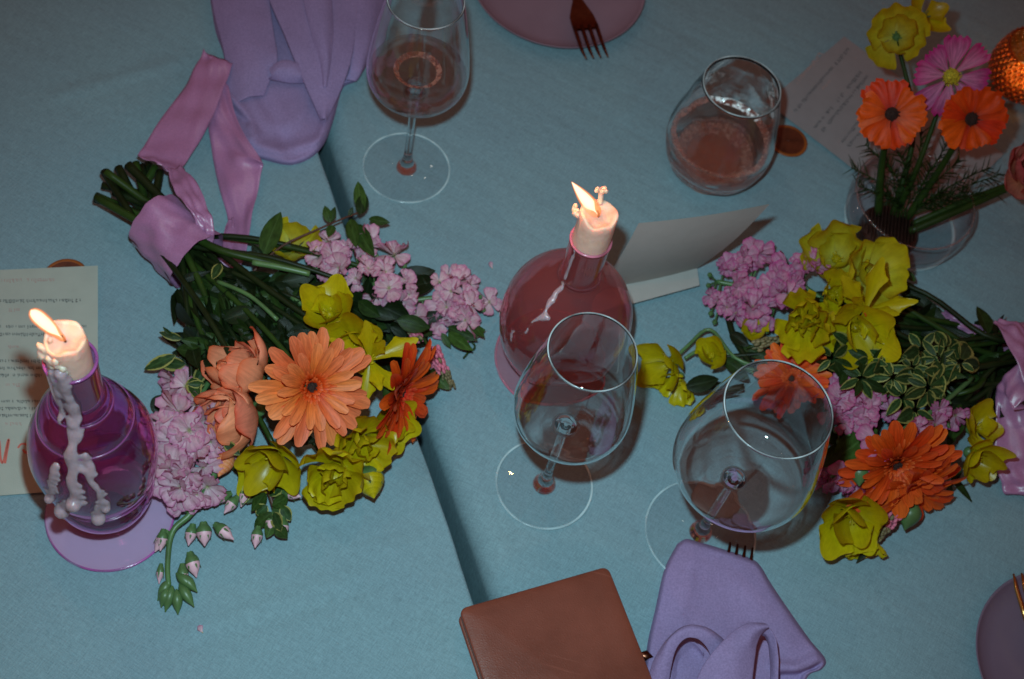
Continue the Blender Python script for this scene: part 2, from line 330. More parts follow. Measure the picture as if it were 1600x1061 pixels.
M['stock'] = m_petal('lilac_stock_petal', [(0, (0.4, 0.46, 0.16)), (0.22, (0.88, 0.66, 0.72)), (1, (0.84, 0.47, 0.6))], vein=0.18, vfreq=14, edge=((0.58, 0.17, 0.36), 7), trans=0.4)
M['stock_deep'] = m_petal('pink_stock_petal', [(0, (0.35, 0.38, 0.1)), (0.22, (0.74, 0.42, 0.56)), (1, (0.72, 0.32, 0.5))], vein=0.28, vfreq=14, edge=((0.55, 0.07, 0.28), 6), trans=0.4)
M['bud_pink'] = m_plain('pink_bud', (0.6, 0.36, 0.42), rough=0.5, var=0.25, scale=150)
M['cosmos'] = m_petal('pink_cosmos_petal', [(0, (0.72, 0.3, 0.52)), (0.6, (0.66, 0.2, 0.44)), (1, (0.55, 0.06, 0.28))], vein=0.4, vfreq=14, edge=((0.5, 0.02, 0.2), 5))
M['cosmos_eye'] = m_plain('yellow_stamens', (0.5, 0.42, 0.02), rough=0.7, var=0.5, scale=700, bump=0.6, bscale=900)
M['poppy'] = m_petal('orange_poppy_petal', [(0, (0.5, 0.035, 0.003)), (0.4, (0.78, 0.075, 0.004)), (1, (0.82, 0.09, 0.005))], vein=0.2, vfreq=16)
M['ranun'] = m_petal('salmon_ranunculus_petal', [(0, (0.75, 0.2, 0.08)), (0.6, (0.75, 0.26, 0.2)), (1, (0.66, 0.16, 0.16))], vein=0.25, vfreq=22, edge=((0.55, 0.08, 0.09), 7))
M['spike'] = m_plain('pink_spike_bud', (0.55, 0.14, 0.22), rough=0.6, var=0.25, scale=500)
M['spike_green'] = m_plain('brown_green_bud', (0.16, 0.13, 0.06), rough=0.6, var=0.35, scale=500)
M['leaf'] = m_leaf('green_leaf', (0.015, 0.034, 0.007))
M['leaf_mid'] = m_leaf('mid_green_leaf', (0.032, 0.068, 0.013))
M['leaf_dark'] = m_leaf('dark_leaf', (0.007, 0.014, 0.004))
M['varieg'] = m_leaf('cream_edged_leaf', (0.022, 0.05, 0.014), edge=(0.26, 0.25, 0.07))
M['stem'] = m_plain('green_stem', (0.019, 0.042, 0.007), rough=0.4, spec=0.2, var=0.35, scale=40)
M['stem_pale'] = m_plain('pale_green_stem', (0.07, 0.15, 0.05), rough=0.4, var=0.3, scale=60)
M['stem_red'] = m_plain('red_brown_stem', (0.07, 0.025, 0.015), rough=0.5, var=0.3, scale=60)
M['stem_dark'] = m_plain('dark_stem', (0.009, 0.016, 0.004), rough=0.45, spec=0.2, var=0.4, scale=60)

# ------------------------------------------------------------------ mesh helpers
class MB:
    def __init__(s): s.v = []; s.f = []; s.m = []; s.uv = {}
    def add(s, vs, fs, mi=0, uvs=None):
        b = len(s.v); s.v += [tuple(v) for v in vs]
        for f in fs:
            s.f.append(tuple(i + b for i in f)); s.m.append(mi)
        if uvs:
            for i, u in enumerate(uvs): s.uv[b + i] = u
    def tube(s, pts, rad, n=8, mi=0, caps=True):
        pts = [Vector(p) for p in pts]; k = len(pts)
        rs = rad if isinstance(rad, (list, tuple)) else [rad] * k
        vs, fs, uvs = [], [], []
        prev = None
        for i, p in enumerate(pts):
            d = (pts[min(i + 1, k - 1)] - pts[max(i - 1, 0)]).normalized()
            if prev is None:
                a = d.orthogonal().normalized()
            else:
                a = (prev - d * prev.dot(d)); a = a.normalized() if a.length > 1e-6 else d.orthogonal().normalized()
            prev = a; b = d.cross(a)
            for j in range(n):
                t = 2 * math.pi * j / n
                vs.append(p + (a * math.cos(t) + b * math.sin(t)) * rs[i]); uvs.append((j / n, i / max(1, k - 1)))
        for i in range(k - 1):
            for j in range(n):
                j2 = (j + 1) % n
                fs.append((i * n + j, i * n + j2, (i + 1) * n + j2, (i + 1) * n + j))
        if caps:
            fs.append(tuple(range(n - 1, -1, -1))); fs.append(tuple((k - 1) * n + j for j in range(n)))
        s.add(vs, fs, mi, uvs)
    def lathe(s, prof, n=64, mi=0, org=(0, 0, 0), closed=False, frame=None):
        vs, fs = [], []
        o = Vector(org)
        for (r, z) in prof:
            for j in range(n):
                t = 2 * math.pi * j / n
                q = Vector((r * math.cos(t), r * math.sin(t), z))
                vs.append(o + (frame @ q if frame else q))
        k = len(prof)
        for i in range(k - 1 + (1 if closed else 0)):
            i2 = (i + 1) % k
            for j in range(n):
                j2 = (j + 1) % n
                fs.append((i * n + j, i * n + j2, i2 * n + j2, i2 * n + j))
        s.add(vs, fs, mi)
    def ball(s, c, r, n=10, k=6, mi=0, sq=(1, 1, 1), frame=None):
        c = Vector(c); vs = []; fs = []
        for i in range(k + 1):
            a = math.pi * i / k
            for j in range(n):
                t = 2 * math.pi * j / n
                q = Vector((math.sin(a) * math.cos(t) * r * sq[0], math.sin(a) * math.sin(t) * r * sq[1], math.cos(a) * r * sq[2]))
                vs.append(c + (frame @ q if frame else q))
        for i in range(k):
            for j in range(n):
                j2 = (j + 1) % n
                fs.append((i * n + j, (i + 1) * n + j, (i + 1) * n + j2, i * n + j2))
        s.add(vs, fs, mi)
    def grid(s, rows, mi=0):
        k, n = len(rows), len(rows[0]); vs = [p for r in rows for p in r]
        uvs = [(j / (n - 1), i / (k - 1)) for i in range(k) for j in range(n)]
        fs = [(i * n + j, i * n + j + 1, (i + 1) * n + j + 1, (i + 1) * n + j) for i in range(k - 1) for j in range(n - 1)]
        s.add(vs, fs, mi, uvs)
    def xform(s, mat, start=0):
        for i in range(start, len(s.v)): s.v[i] = tuple(mat @ Vector(s.v[i]))
    def mesh(s, name, mats, smooth=True):
        me = bpy.data.meshes.new(name); me.from_pydata(s.v, [], s.f)
        for mt in (mats if isinstance(mats, (list, tuple)) else [mats]): me.materials.append(mt)
        me.polygons.foreach_set('material_index', s.m)
        if smooth: me.polygons.foreach_set('use_smooth', [True] * len(s.f))
        uvl = me.uv_layers.new(name='UVMap')
        if s.uv:
            for l in me.loops:
                u = s.uv.get(l.vertex_index)
                if u: uvl.data[l.index].uv = u
        me.update(); return me

WM = {}                                     # world matrices by object name
def link(name, data, parent=None, mat=None):
    """one object; mat is its place in the world"""
    o = bpy.data.objects.new(name, data); COL.objects.link(o)
    mat = mat or Matrix.Identity(4); WM[o.name] = mat
    if parent:
        o.parent = parent; o.matrix_basis = WM[parent.name].inverted() @ mat
    else: o.matrix_basis = mat
    return o
def tag(o, label=None, cat=None, group=None, kind=None):
    if label: o['label'] = label
    if cat: o['category'] = cat
    if group: o['group'] = group
    if kind: o['kind'] = kind
    return o
def thing(name, loc, label, cat, group=None):
    return tag(link(name, None, None, Matrix.Translation(loc)), label, cat, group)
def part(name, mb, mats, parent, smooth=True, kind=None, mat=None):
    """geometry given in world coordinates unless mat is given"""
    me = mb.mesh(name, mats, smooth)
    if mat is None and parent is not None:
        T = WM[parent.name].inverted()
        me.transform(T); o = link(name, me, parent, WM[parent.name])
    else: o = link(name, me, parent, mat)
    if kind: o['kind'] = kind
    return o
def top(name, mb, mats, loc, label, cat, group=None, smooth=True):
    me = mb.mesh(name, mats, smooth); me.transform(Matrix.Translation(-Vector(loc)))
    return tag(link(name, me, None, Matrix.Translation(loc)), label, cat, group)
def copy_tree(o, parent, mat):
    c = o.copy(); COL.objects.link(c); WM[c.name] = mat
    if parent: c.parent = parent; c.matrix_basis = WM[parent.name].inverted() @ mat
    else: c.matrix_basis = mat
    for ch in o.children:
        copy_tree(ch, c, mat @ (WM[o.name].inverted() @ WM[ch.name]))
    return c

def frame(pos, nrm, spin=0.0, ydir=None):
    z = Vector(nrm).normalized()
    if ydir is None: ydir = Vector((0, 1, 0.1))
    y = Vector(ydir) - z * Vector(ydir).dot(z)
    y = y.normalized() if y.length > 1e-5 else z.orthogonal().normalized()
    x = y.cross(z)
    m = Matrix((x, y, z)).transposed().to_4x4()
    m = Matrix.Translation(pos) @ m @ Matrix.Rotation(spin, 4, 'Z')
    return m
def cat_rom(pts, n=6):
    pts = [Vector(p) for p in pts]; out = []
    if len(pts) == 2: return [pts[0].lerp(pts[1], i / n) for i in range(n + 1)]
    for i in range(len(pts) - 1):
        p0 = pts[max(i - 1, 0)]; p1 = pts[i]; p2 = pts[i + 1]; p3 = pts[min(i + 2, len(pts) - 1)]
        for j in range(n):
            t = j / n
            out.append(0.5 * ((2 * p1) + (p2 - p0) * t + (2 * p0 - 5 * p1 + 4 * p2 - p3) * t * t + (3 * p1 - p0 - 3 * p2 + p3) * t ** 3))
    out.append(pts[-1]); return out
def sm(a, b, x):
    t = max(0, min(1, (x - a) / (b - a))) if a != b else float(x >= a)
    return t * t * (3 - 2 * t)

# ------------------------------------------------------------------ petals and leaves
def wprof(shape, v):
    if shape == 'strap': return (0.45 + 0.55 * sm(0, 0.5, v)) * (1 - max(0, (v - 0.84) / 0.16) ** 3.0 * 0.45)
    if shape == 'round': return (0.22 + 0.78 * sm(0, 0.62, v)) * (1 - 0.42 * sm(0.62, 1, v) ** 1.5)
    if shape == 'fan': return (0.15 + 0.85 * sm(0, 0.85, v) ** 0.9) * (1 - max(0, (v - 0.86) / 0.14) ** 2 * 0.35)
    if shape == 'spoon': return (0.2 + 0.25 * sm(0, 0.3, v) + 0.55 * sm(0.25, 0.7, v)) * (1 - 0.5 * sm(0.68, 1, v) ** 1.5)
    if shape == 'leaf': return max(0.03, math.sin(math.pi * v ** 0.85) ** 0.85)
    if shape == 'blade': return max(0.03, (0.4 + 0.6 * sm(0, 0.3, v)) * (1 - v ** 2.2))
    return 1
def petal(mb, L, Wd, shape='round', nu=5, nv=7, cup=0.8, curl=0.6, base=0.0, ruffle=0.0, rf=3.0, notch=0.0, seed=0, mat=None, mi=0, twist=0.0):
    """a petal from the origin along +Y, its face up +Z; base lifts it, curl bends it along its length, cup across"""
    rows = []; y = z = 0.0; a = base
    st = len(mb.v)
    ph = seed * 1.7
    for i in range(nv + 1):
        v = i / nv
        if i: y += math.cos(a) * L / nv; z += math.sin(a) * L / nv; a += curl / nv
        w = Wd * 0.5 * wprof(shape, v)
        row = []
        for j in range(nu + 1):
            u = -1 + 2 * j / nu
            ang = u * cup
            x = w * (math.sin(ang) / cup if abs(cup) > 1e-3 else u)
            zz = w * ((1 - math.cos(ang)) / cup if abs(cup) > 1e-3 else 0)
            rf_ = ruffle * Wd * sm(0.25, 1, v) * (math.sin(rf * u * 2.2 + ph + v * 2) * 0.7 + math.sin(rf * 1.9 * u - ph * 1.3) * 0.35) * (0.35 + 0.65 * abs(u) if rf < 2.5 else 1)
            tip = -notch * L * (0.5 + 0.5 * math.cos(u * 3 * math.pi + ph * 0)) * sm(0.75, 1, v) if notch else 0
            edge = -L * 0.24 * u * u * sm(0.45, 1, v) if shape in ('round', 'spoon') else (-L * 0.035 * u * u * sm(0.7, 1, v) if shape == 'strap' else 0)
            nx, ny = -math.sin(a), math.cos(a)
            yy = y + nx * (zz + rf_) + math.cos(a) * (tip + edge); z2 = z + ny * (zz + rf_) + math.sin(a) * (tip + edge)
            if twist: 
                ct, s_t = math.cos(twist * v), math.sin(twist * v); x, z2 = x * ct - (z2 - z) * s_t, z + x * s_t + (z2 - z) * ct
            row.append(Vector((x, yy, z2)))
        rows.append(row)
    mb.grid(rows, mi)
    if mat is not None: mb.xform(mat, st)
def petal_mesh(name, mt, **k):
    mb = MB(); petal(mb, **k); return mb.mesh(name, mt)
RZ = lambda a: Matrix.Rotation(a, 4, 'Z')
RX = lambda a: Matrix.Rotation(a, 4, 'X')
TR = lambda *p: Matrix.Translation(p)

def set_of(name, mt, n, **k):
    out = []
    for i in range(n):
        kk = dict(k); r = random.Random(i * 13 + len(name))
        for q in ('cup', 'curl', 'L', 'Wd', 'base'):
            if q in kk: kk[q] = kk[q] * (1 + r.uniform(-0.14, 0.14))
        out.append(petal_mesh(name, mt, seed=i + 1, **kk))
    return out
PT = {}
for key, mt in (('gerb_peach', 'gerb_peach'), ('gerb_orange', 'gerb_orange')):
    PT[key] = set_of('petal', M[mt], 4, L=0.034, Wd=0.0102, shape='strap', nu=4, nv=6, cup=0.6, curl=-0.3, base=0.34)
    PT[key + '_s'] = set_of('petal', M[mt], 3, L=0.024, Wd=0.0075, shape='strap', nu=3, nv=5, cup=0.6, curl=-0.25, base=0.5)
PT['yellow'] = set_of('petal', M['yellow'], 5, L=0.028, Wd=0.027, shape='round', nu=8, nv=8, cup=0.75, curl=0.85, base=0.32, ruffle=0.014, rf=1.6)
PT['yellow_ruf'] = set_of('petal', M['yellow'], 5, L=0.027, Wd=0.032, shape='fan', nu=14, nv=8, cup=0.7, curl=0.8, base=0.5, ruffle=0.075, rf=3.4)
PT['yellow_pale'] = set_of('petal', M['yellow_pale'], 4, L=0.03, Wd=0.034, shape='fan', nu=14, nv=8, cup=0.7, curl=0.9, base=0.4, ruffle=0.05, rf=2.6)
PT['yellow_spoon'] = set_of('petal', M['yellow'], 4, L=0.034, Wd=0.017, shape='spoon', nu=6, nv=8, cup=0.8, curl=0.35, base=0.25, ruffle=0.02, rf=1.5)
PT['peach'] = set_of('petal', M['peach'], 5, L=0.032, Wd=0.036, shape='round', nu=10, nv=8, cup=1.2, curl=1.5, base=0.55, ruffle=0.035, rf=3)
PT['ranun'] = set_of('petal', M['ranun'], 5, L=0.027, Wd=0.03, shape='round', nu=8, nv=7, cup=1.2, curl=1.3, base=0.6, ruffle=0.025, rf=3)
PT['cosmos'] = set_of('petal', M['cosmos'], 4, L=0.028, Wd=0.021, shape='fan', nu=12, nv=8, cup=0.35, curl=-0.3, base=0.28, ruffle=0.02, rf=5, notch=0.1)
PT['poppy'] = set_of('petal', M['poppy'], 4, L=0.026, Wd=0.026, shape='fan', nu=12, nv=7, cup=0.3, curl=-0.2, base=0.2, ruffle=0.05, rf=3.5, notch=0.08)
LF = {}
for key in ('leaf', 'leaf_mid', 'leaf_dark', 'varieg'):
    LF[key] = set_of('leaf', M[key], 4, L=0.03, Wd=0.014, shape='leaf', nu=4, nv=7, cup=0.7, curl=-0.6, base=0.25, ruffle=0.03, rf=2)
for key in ('leaf', 'leaf_dark', 'leaf_mid'):
    LF['blade_' + key] = set_of('leaf', M[key], 3, L=0.05, Wd=0.009, shape='blade', nu=3, nv=8, cup=0.8, curl=-0.7, base=0.2)

def floret_mesh(mt, seed, dbl=True):
    r = random.Random(seed); mb = MB(); n = r.choice((4, 5))
    for k in range(n):
        a = k * 2 * math.pi / n + r.uniform(-0.35, 0.35)
        petal(mb, 0.0135 * r.uniform(0.8, 1.2), 0.0135 * r.uniform(0.85, 1.25), 'fan', 8, 6, r.uniform(0.2, 0.9), r.uniform(-1.1, 0.3), r.uniform(0.05, 0.75), 0.14, 3.2, 0, seed + k * 3, RZ(a) @ Matrix.Rotation(r.uniform(-.5, .5), 4, 'Y'))
    if dbl:
        for k in range(3):
            a = k * 2 * math.pi / 3 + r.uniform(-0.5, 0.5)
            petal(mb, 0.009 * r.uniform(0.8, 1.25), 0.010, 'fan', 6, 5, 0.5, r.uniform(-0.8, 0.4), r.uniform(0.6, 1.2), 0.16, 3.2, 0, seed + k + 5, TR(0, 0, 0.001) @ RZ(a) @ Matrix.Rotation(r.uniform(-.5, .5), 4, 'Y'))
    return mb.mesh('floret', mt)
FLO = {k: [floret_mesh(M[k], 10 + i, i % 3 != 2) for i in range(8)] for k in ('stock', 'stock_deep')}

# ------------------------------------------------------------------ flower builders (parts of a bouquet, or things in the bowl)
def gerbera(parent, key, pos, nrm, R=0.037, spin=0.0, name='gerbera', squash=1.0):
    fr = frame(pos, nrm, spin); s = R / 0.037
    mb = MB()
    mb.ball((0, 0, 0.0015), 0.0030, 14, 6, 1, (1, 1, 0.5))
    r = random.Random(int(R * 1e5) + int(spin * 100))
    for k in range(18):                                        # the tight dark tufts of the eye
        a = r.uniform(0, 6.28); d = r.uniform(0.001, 0.0034)
        mb.ball((d * math.cos(a), d * math.sin(a), 0.0028), 0.0008, 5, 4, 1)
    for ring, (n, rr, L, el) in enumerate(((22, 0.0028, 0.0060, 1.15), (30, 0.0045, 0.0085, 0.95), (36, 0.0068, 0.0115, 0.75), (36, 0.009, 0.0145, 0.6))):   # short inner florets
        for k in range(n):
            a = 2 * math.pi * (k + 0.5 * ring) / n
            petal(mb, L * r.uniform(0.8, 1.15), 0.0026, 'strap', 2, 3, 0.9, r.uniform(-1.2, -0.2), el * r.uniform(0.8, 1.15), mat=RZ(a) @ TR(0, rr, 0.0005), mi=0)
    mb.ball((0, 0, -0.006), 0.010, 12, 5, 2, (1, 1, 0.5))
    mb.xform(Matrix.Scale(s, 4))
    fl = part(name, mb, [M['gerb_red'], M['gerb_eye'], M['stem']], parent, mat=fr)
    for k in range(28):
        a = 2 * math.pi * k / 28 + r.uniform(-0.06, 0.06)
        mt = fr @ Matrix.Scale(s, 4) @ RZ(a) @ TR(0, 0.005, 0) @ RX(r.uniform(-0.2, 0.14)) @ Matrix.Rotation(r.uniform(-.25, .25), 4, 'Y') @ Matrix.Diagonal((r.uniform(.85, 1.1), r.uniform(0.86, 1.08), 1, 1))
        link('petal', PT[key][k % 4], fl, mt)
    for k in range(16):
        a = 2 * math.pi * (k + 0.5) / 16 + r.uniform(-0.08, 0.08)
        link('petal', PT[key + '_s'][k % 3], fl, fr @ Matrix.Scale(s, 4) @ RZ(a) @ TR(0, 0.006, 0.002) @ RX(r.uniform(-0.1, 0.15)))
    return fl
def cupflower(parent, key, pos, nrm, s=1.0, whorls=((5, 0.0, 1.0), (4, 0.55, 0.75)), spin=0.0, name='yellow_flower', eye='yellow', seed=0, jit=0.22):
    fr = frame(pos, nrm, spin) @ Matrix.Scale(s, 4)
    mb = MB(); mb.ball((0, 0, 0.002), 0.0036, 8, 5, 0, (1, 1, 1.1)); mb.ball((0, 0, -0.003), 0.005, 8, 5, 1, (1, 1, 0.8))
    r = random.Random(seed * 7 + 3)
    for k in range(9):
        a = r.uniform(0, 6.28); mb.tube([(0, 0, 0.002), (0.004 * math.cos(a), 0.004 * math.sin(a), 0.0085)], [0.0004, 0.0006], 4, 0)
    fl = part(name, mb, [M[eye], M['stem_pale']], parent, mat=fr)
    for w, (n, lift, sc) in enumerate(whorls):
        for k in range(n):
            a = 2 * math.pi * (k + 0.5 * w) / n + r.uniform(-jit, jit)
            mt = fr @ RZ(a) @ TR(0, 0.0025, 0.001 * w) @ RX(lift + r.uniform(-jit, jit) * 1.2) @ Matrix.Scale(sc * r.uniform(0.88, 1.12), 4)
            link('petal', r.choice(PT[key]), fl, mt)
    return fl
def globe_flower(parent, key, pos, nrm, s=1.0, spin=0.0, name='ranunculus', seed=0, eye='gerb_red'):
    return cupflower(parent, key, pos, nrm, s, ((6, -0.25, 1.0), (6, 0.05, 0.95), (5, 0.3, 0.82), (5, 0.5, 0.66), (4, 0.7, 0.5)), spin, name, eye, seed, 0.16)
def stock(parent, key, pts, face, seed, size=1.0, spine=None, jitter=0.6):
    """a spike of stock: its stem is the part, each floret a sub-part"""
    r = random.Random(seed)
    mb = MB()
    sp = cat_rom([at(*p) for p in (spine or [pts[0], pts[-1]])], 5)
    mb.tube(sp, 0.0022, 7)
    for p in pts:
        q = at(*p); nb = min(sp, key=lambda w: (w - q).length)
        nrm = (N(*face) + (q - nb).normalized() * 0.8).normalized()
        mb.tube(cat_rom([nb, nb.lerp(q, 0.5) - nrm * 0.002, q - nrm * 0.004, q], 3), 0.0009, 5)
        mb.ball(q - nrm * 0.005, 0.0026, 6, 5, 0, (1, 1, 1.8), frame((0, 0, 0), nrm).to_3x3())
    st = part('stock_stem', mb, [M['stem_pale']], parent)
    for p in pts:
        if len(pts) > 10 and r.random() < 0.32: continue
        q = at(*p); nb = min(sp, key=lambda w: (w - q).length)
        nrm = (N(*face) + Vector((r.uniform(-1, 1), r.uniform(-1, 1), r.uniform(-0.3, 0.8))) * jitter + (q - nb).normalized() * 0.35).normalized()
        sc = size * r.uniform(0.7, 1.4)
        link('floret', r.choice(FLO[key]), st, frame(q, nrm, r.uniform(0, 6)) @ Matrix.Scale(sc, 4))
    return st
def leaf(parent, key, p0, p1, h0, h1, width=None, roll=0.0, arch=0.0, flip=0):
    """a leaf from its base pixel to its tip pixel"""
    a, b = at(p0[0], p0[1], h0), at(p1[0], p1[1], h1)
    y = b - a; L = y.length
    z = N(roll, 0.1, 1) ; z = z - y.normalized() * z.dot(y.normalized())
    base = 0.05 if key.startswith('blade') else 0.03
    wd = 0.009 if key.startswith('blade') else 0.014
    s = L / base; wx = (width / wd) if width else s
    m = frame(a, z, 0, y) @ RX(0.0) @ Matrix.Diagonal((wx, s, s * (0.6 + arch), 1))
    return link('leaf', rnd.choice(LF[key]), parent, m)
def stemp(parent, pts, r=0.0022, mt='stem', name='stem', r1=None):
    P_ = cat_rom([at(*p) for p in pts], 5); n = len(P_)
    mb = MB(); mb.tube(P_, [r + ((r1 if r1 is not None else r) - r) * i / (n - 1) for i in range(n)], 8)
    return part(name, mb, [M[mt]], parent)
def bud(parent, pos, dirn, L, Wd, mts=('stem_pale',), name='bud'):
    fr = frame(pos, dirn); mb = MB()
    prof = [(0.0004, 0)] + [(Wd * 0.5 * math.sin(math.pi * (i / 9) ** 0.8), L * i / 9) for i in range(1, 9)] + [(0.0004, L)]
    mb.lathe(prof, 10)
    nb = len(mb.f)
    if len(mts) > 1:
        for i in range(nb):
            mb.m[i] = 0 if (i // 10) < 4 else 1
        for k in range(5):
            petal(mb, L * 0.75, Wd * 0.5, 'blade', 3, 5, 0.9, 0.3, 1.25, mat=RZ(k * 1.257) @ TR(0, Wd * 0.22, 0), mi=0)
    return part(name, mb, [M[k] for k in mts], parent, mat=fr)
def ribbon(parent, secs, name='ribbon_tail', mt='satin', n=10, across=14, belly=0.0, notch=0.0):
    """a strip of ribbon through pairs of edge points (left px, py, h, right px, py, h)"""
    Ls = cat_rom([at(*s[:3]) for s in secs], n); Rs = cat_rom([at(*s[3:]) for s in secs], n)
    rows = []
    for i, (a, b) in enumerate(zip(Ls, Rs)):
        t = (Ls[min(i + 1, len(Ls) - 1)] - Ls[max(i - 1, 0)]); nn = (b - a).cross(t); nn = nn.normalized() if nn.length > 1e-9 else Vector((0, 0, 1))
        row = []
        for j in range(across + 1):
            f = j / across
            q = a.lerp(b, f) + nn * belly * math.sin(math.pi * f) * (b - a).length
            if notch and i == 0: q -= t.normalized() * (-notch) * (1 - abs(2 * f - 1))
            q = q + nn * (0.0010 * math.sin(f * 7 + i * 0.22 + len(secs)) + 0.0012 * math.sin(i * 0.55 + f * 3 + secs[0][1]) * math.sin(i * 0.21) + 0.0024 * noise.noise(Vector((f * 2.2, i * 0.16, secs[0][0]))) + 0.0006 * math.sin(f * 15 - i * 0.35))
            row.append(q)
        rows.append(row)
    mb = MB(); mb.grid(rows)
    o = part(name, mb, [M[mt]], parent)
    sol = o.modifiers.new('thickness', 'SOLIDIFY'); sol.thickness = 0.0002; sol.offset = 0
    return o

# ================================================================== THE SETTING: floor and two tables' cloths with a gap between
fm = MB(); fm.grid([[Vector((x, y, -0.74)) for x in (-4, 4)] for y in (-4, 5)])
tag(top('floor', fm, M['floor'], (0, 0, -0.74), None, None), kind='structure')
GA, GB = at(497, 235), at(740, 935)
GD = (GB - GA).normalized(); GN = Vector((-GD.y, GD.x, 0))          # GN points to picture right
if GN.dot(RT) < 0: GN = -GN
def wr(p):                                                          # soft wrinkles pressed into the cloth
    z = noise.noise(Vector((p.x * 5, p.y * 9, 0.3))) * 0.0013 + noise.noise(Vector((p.x * 21, p.y * 13, 1.7))) * 0.0006 + noise.noise(Vector((p.x * 3 + p.y * 16, p.y * 5 - p.x * 4, 5.7))) * 0.0008
    for a, b, hgt, wd in CREASE:
        d = b - a; t = max(0, min(1, (p - a).dot(d) / d.length_squared)); q = a + d * t
        z += hgt * math.exp(-((p - q).length / wd) ** 2) * sm(0, 0.15, t) * (1 - sm(0.85, 1, t))
    return z
CREASE = [(at(250, 1010), at(600, 890), 0.0030, 0.008), (at(255, 1018), at(610, 900), -0.0034, 0.007), (at(850, 690), at(1100, 560), 0.0016, 0.006),
          (at(560, 860), at(700, 840), 0.0014, 0.006), (at(60, 160), at(300, 90), 0.0018, 0.007), (at(960, 200), at(1080, 60), 0.0016, 0.006)]
def tablecloth(side, label):
    edge, rad = (0.0, 0.0035) if side < 0 else (0.0155, 0.022)
    prof = []
    for s in [1.3, 1.0, 0.8] + [0.7 - i * 0.00425 for i in range(158)]:
        if s > rad + 0.002: prof.append((edge + s, 0.0))
    for i in range(9):
        a = math.pi / 2 * i / 8
        prof.append((edge + rad - rad * math.sin(a), -rad + rad * math.cos(a)))
    for d in (0.02, 0.05, 0.1, 0.25): prof.append((edge, -rad - d))
    rows = []
    tt = [-1.2, -0.9, -0.6] + [-0.45 + i * 0.00475 for i in range(250)] + [0.9, 1.2]
    for t in tt:
        row = []
        for (s, z) in prof:
            p = GA + GD * t + GN * (s * side)
            if z > -0.02: p = p + Vector((0, 0, wr(p) * sm(0.0, 0.03, s - edge) + (noise.noise(Vector((t * 14, side, 0))) * 0.0012 if s < 0.03 else 0) * (1 if z < 0 else 0.0)))
            if s < 0.05: p = p + GN * (noise.noise(Vector((t * 5, side * 3, 0))) * 0.0024 + noise.noise(Vector((t * 22, side * 3, 4))) * 0.0007)
            p.z += z; row.append(p)
        rows.append(row)
    mb = MB(); mb.grid(rows)
    o = top('tablecloth', mb, M['linen'], GA + GN * 0.1 * side, label, 'tablecloth', 'linen tablecloths on the two tables')
    o.cycles.is_caustics_receiver = True; return o
tablecloth(-1, 'pale blue linen tablecloth on the table left of the dark gap')
tablecloth(1, 'pale blue linen tablecloth on the table right of the dark gap, under the wine glasses')

# ================================================================== PLATES AND FORKS
def plate(px, py, R, mt, label):
    c = at(px, py); mb = MB()
    prof = [(0.0005, 0.0045), (R * 0.5, 0.0045), (R * 0.78, 0.0052), (R * 0.9, 0.008), (R * 0.97, 0.0125), (R, 0.0155), (R * 1.005, 0.0148), (R * 0.99, 0.0125),
            (R * 0.92, 0.006), (R * 0.8, 0.002), (R * 0.7, 0.0008), (0.0005, 0.0008)]
    mb.lathe(prof, 96, org=c)
    return top('plate', mb, M[mt], c, label, 'plate')
plate(869, -14, 0.0885, 'plate', 'mauve side plate with a dark copper fork lying on it')
plate(1661, 1046, 0.078, 'plate_dark', 'plum side plate at the corner with a gold fork over its edge')
def fork(tip, back, mt, label, L=0.19, wd=0.025, name='fork', roll=0.0, hump=0.009):
    """four tines, a neck and a tapering handle; tip and back are world points"""
    d = (back - tip).normalized(); z = Vector((0, 0, 1)); z = (z - d * z.dot(d)).normalized(); x = d.cross(z)
    o = thing(name, tip + d * 0.09, label, 'fork')
    def pt(s, w, h): return tip + d * s + x * w + z * h
    hd = MB(); rows = []
    prof = [(0.038, wd * 0.5, 0.004), (0.045, wd * 0.5, 0.003), (0.055, wd * 0.47, 0.003), (0.064, wd * 0.34, 0.0045), (0.072, wd * 0.2, 0.0065), (0.085, 0.0032, hump), (0.11, 0.0028, hump * 0.8),
            (0.15, 0.0042, 0.004), (0.18, 0.0055, 0.003), (L, 0.003, 0.003)]
    for top_ in (0.0012, -0.0012):
        rr = []
        for s, w, h in prof:
            rr.append([pt(s, -w, h + top_ * 0.6), pt(s, -w * 0.5, h + top_ - 0.0006), pt(s, w * 0.5, h + top_ - 0.0006), pt(s, w, h + top_ * 0.6)])
        hd.grid(rr)
    n = 4; k = len(prof)
    for e in (0, 3):
        hd.add([hd.v[i * 4 + e] for i in range(k)] + [hd.v[k * 4 + i * 4 + e] for i in range(k)], [(i, i + 1, k + i + 1, k + i) for i in range(k - 1)])
    part('handle', hd, M[mt], o)
    for t in range(4):
        w = (t - 1.5) * wd * 0.29
        tb = MB(); tb.tube([pt(0.0, w * 0.97, 0.005), pt(0.012, w, 0.0028), pt(0.028, w, 0.0032), pt(0.042, w, 0.0036)], [0.0008, 0.0016, 0.0019, 0.0021], 7)
        part('tine', tb, M[mt], o)
    return o
tA = at(931, 95, 0.018)
fork(tA, at(889, -25, 0.018), 'copper', 'dark copper fork lying across the mauve side plate', wd=0.026)
fork(at(1598, 898, 0.022), at(1632, 1010, 0.02), 'gold', 'gold fork resting on the plum side plate', wd=0.025)
fork(at(1156, 855, 0.0), at(1146, 940, 0.0), 'copper', 'dark fork whose tine tips peek out from under the lilac napkin', wd=0.022)

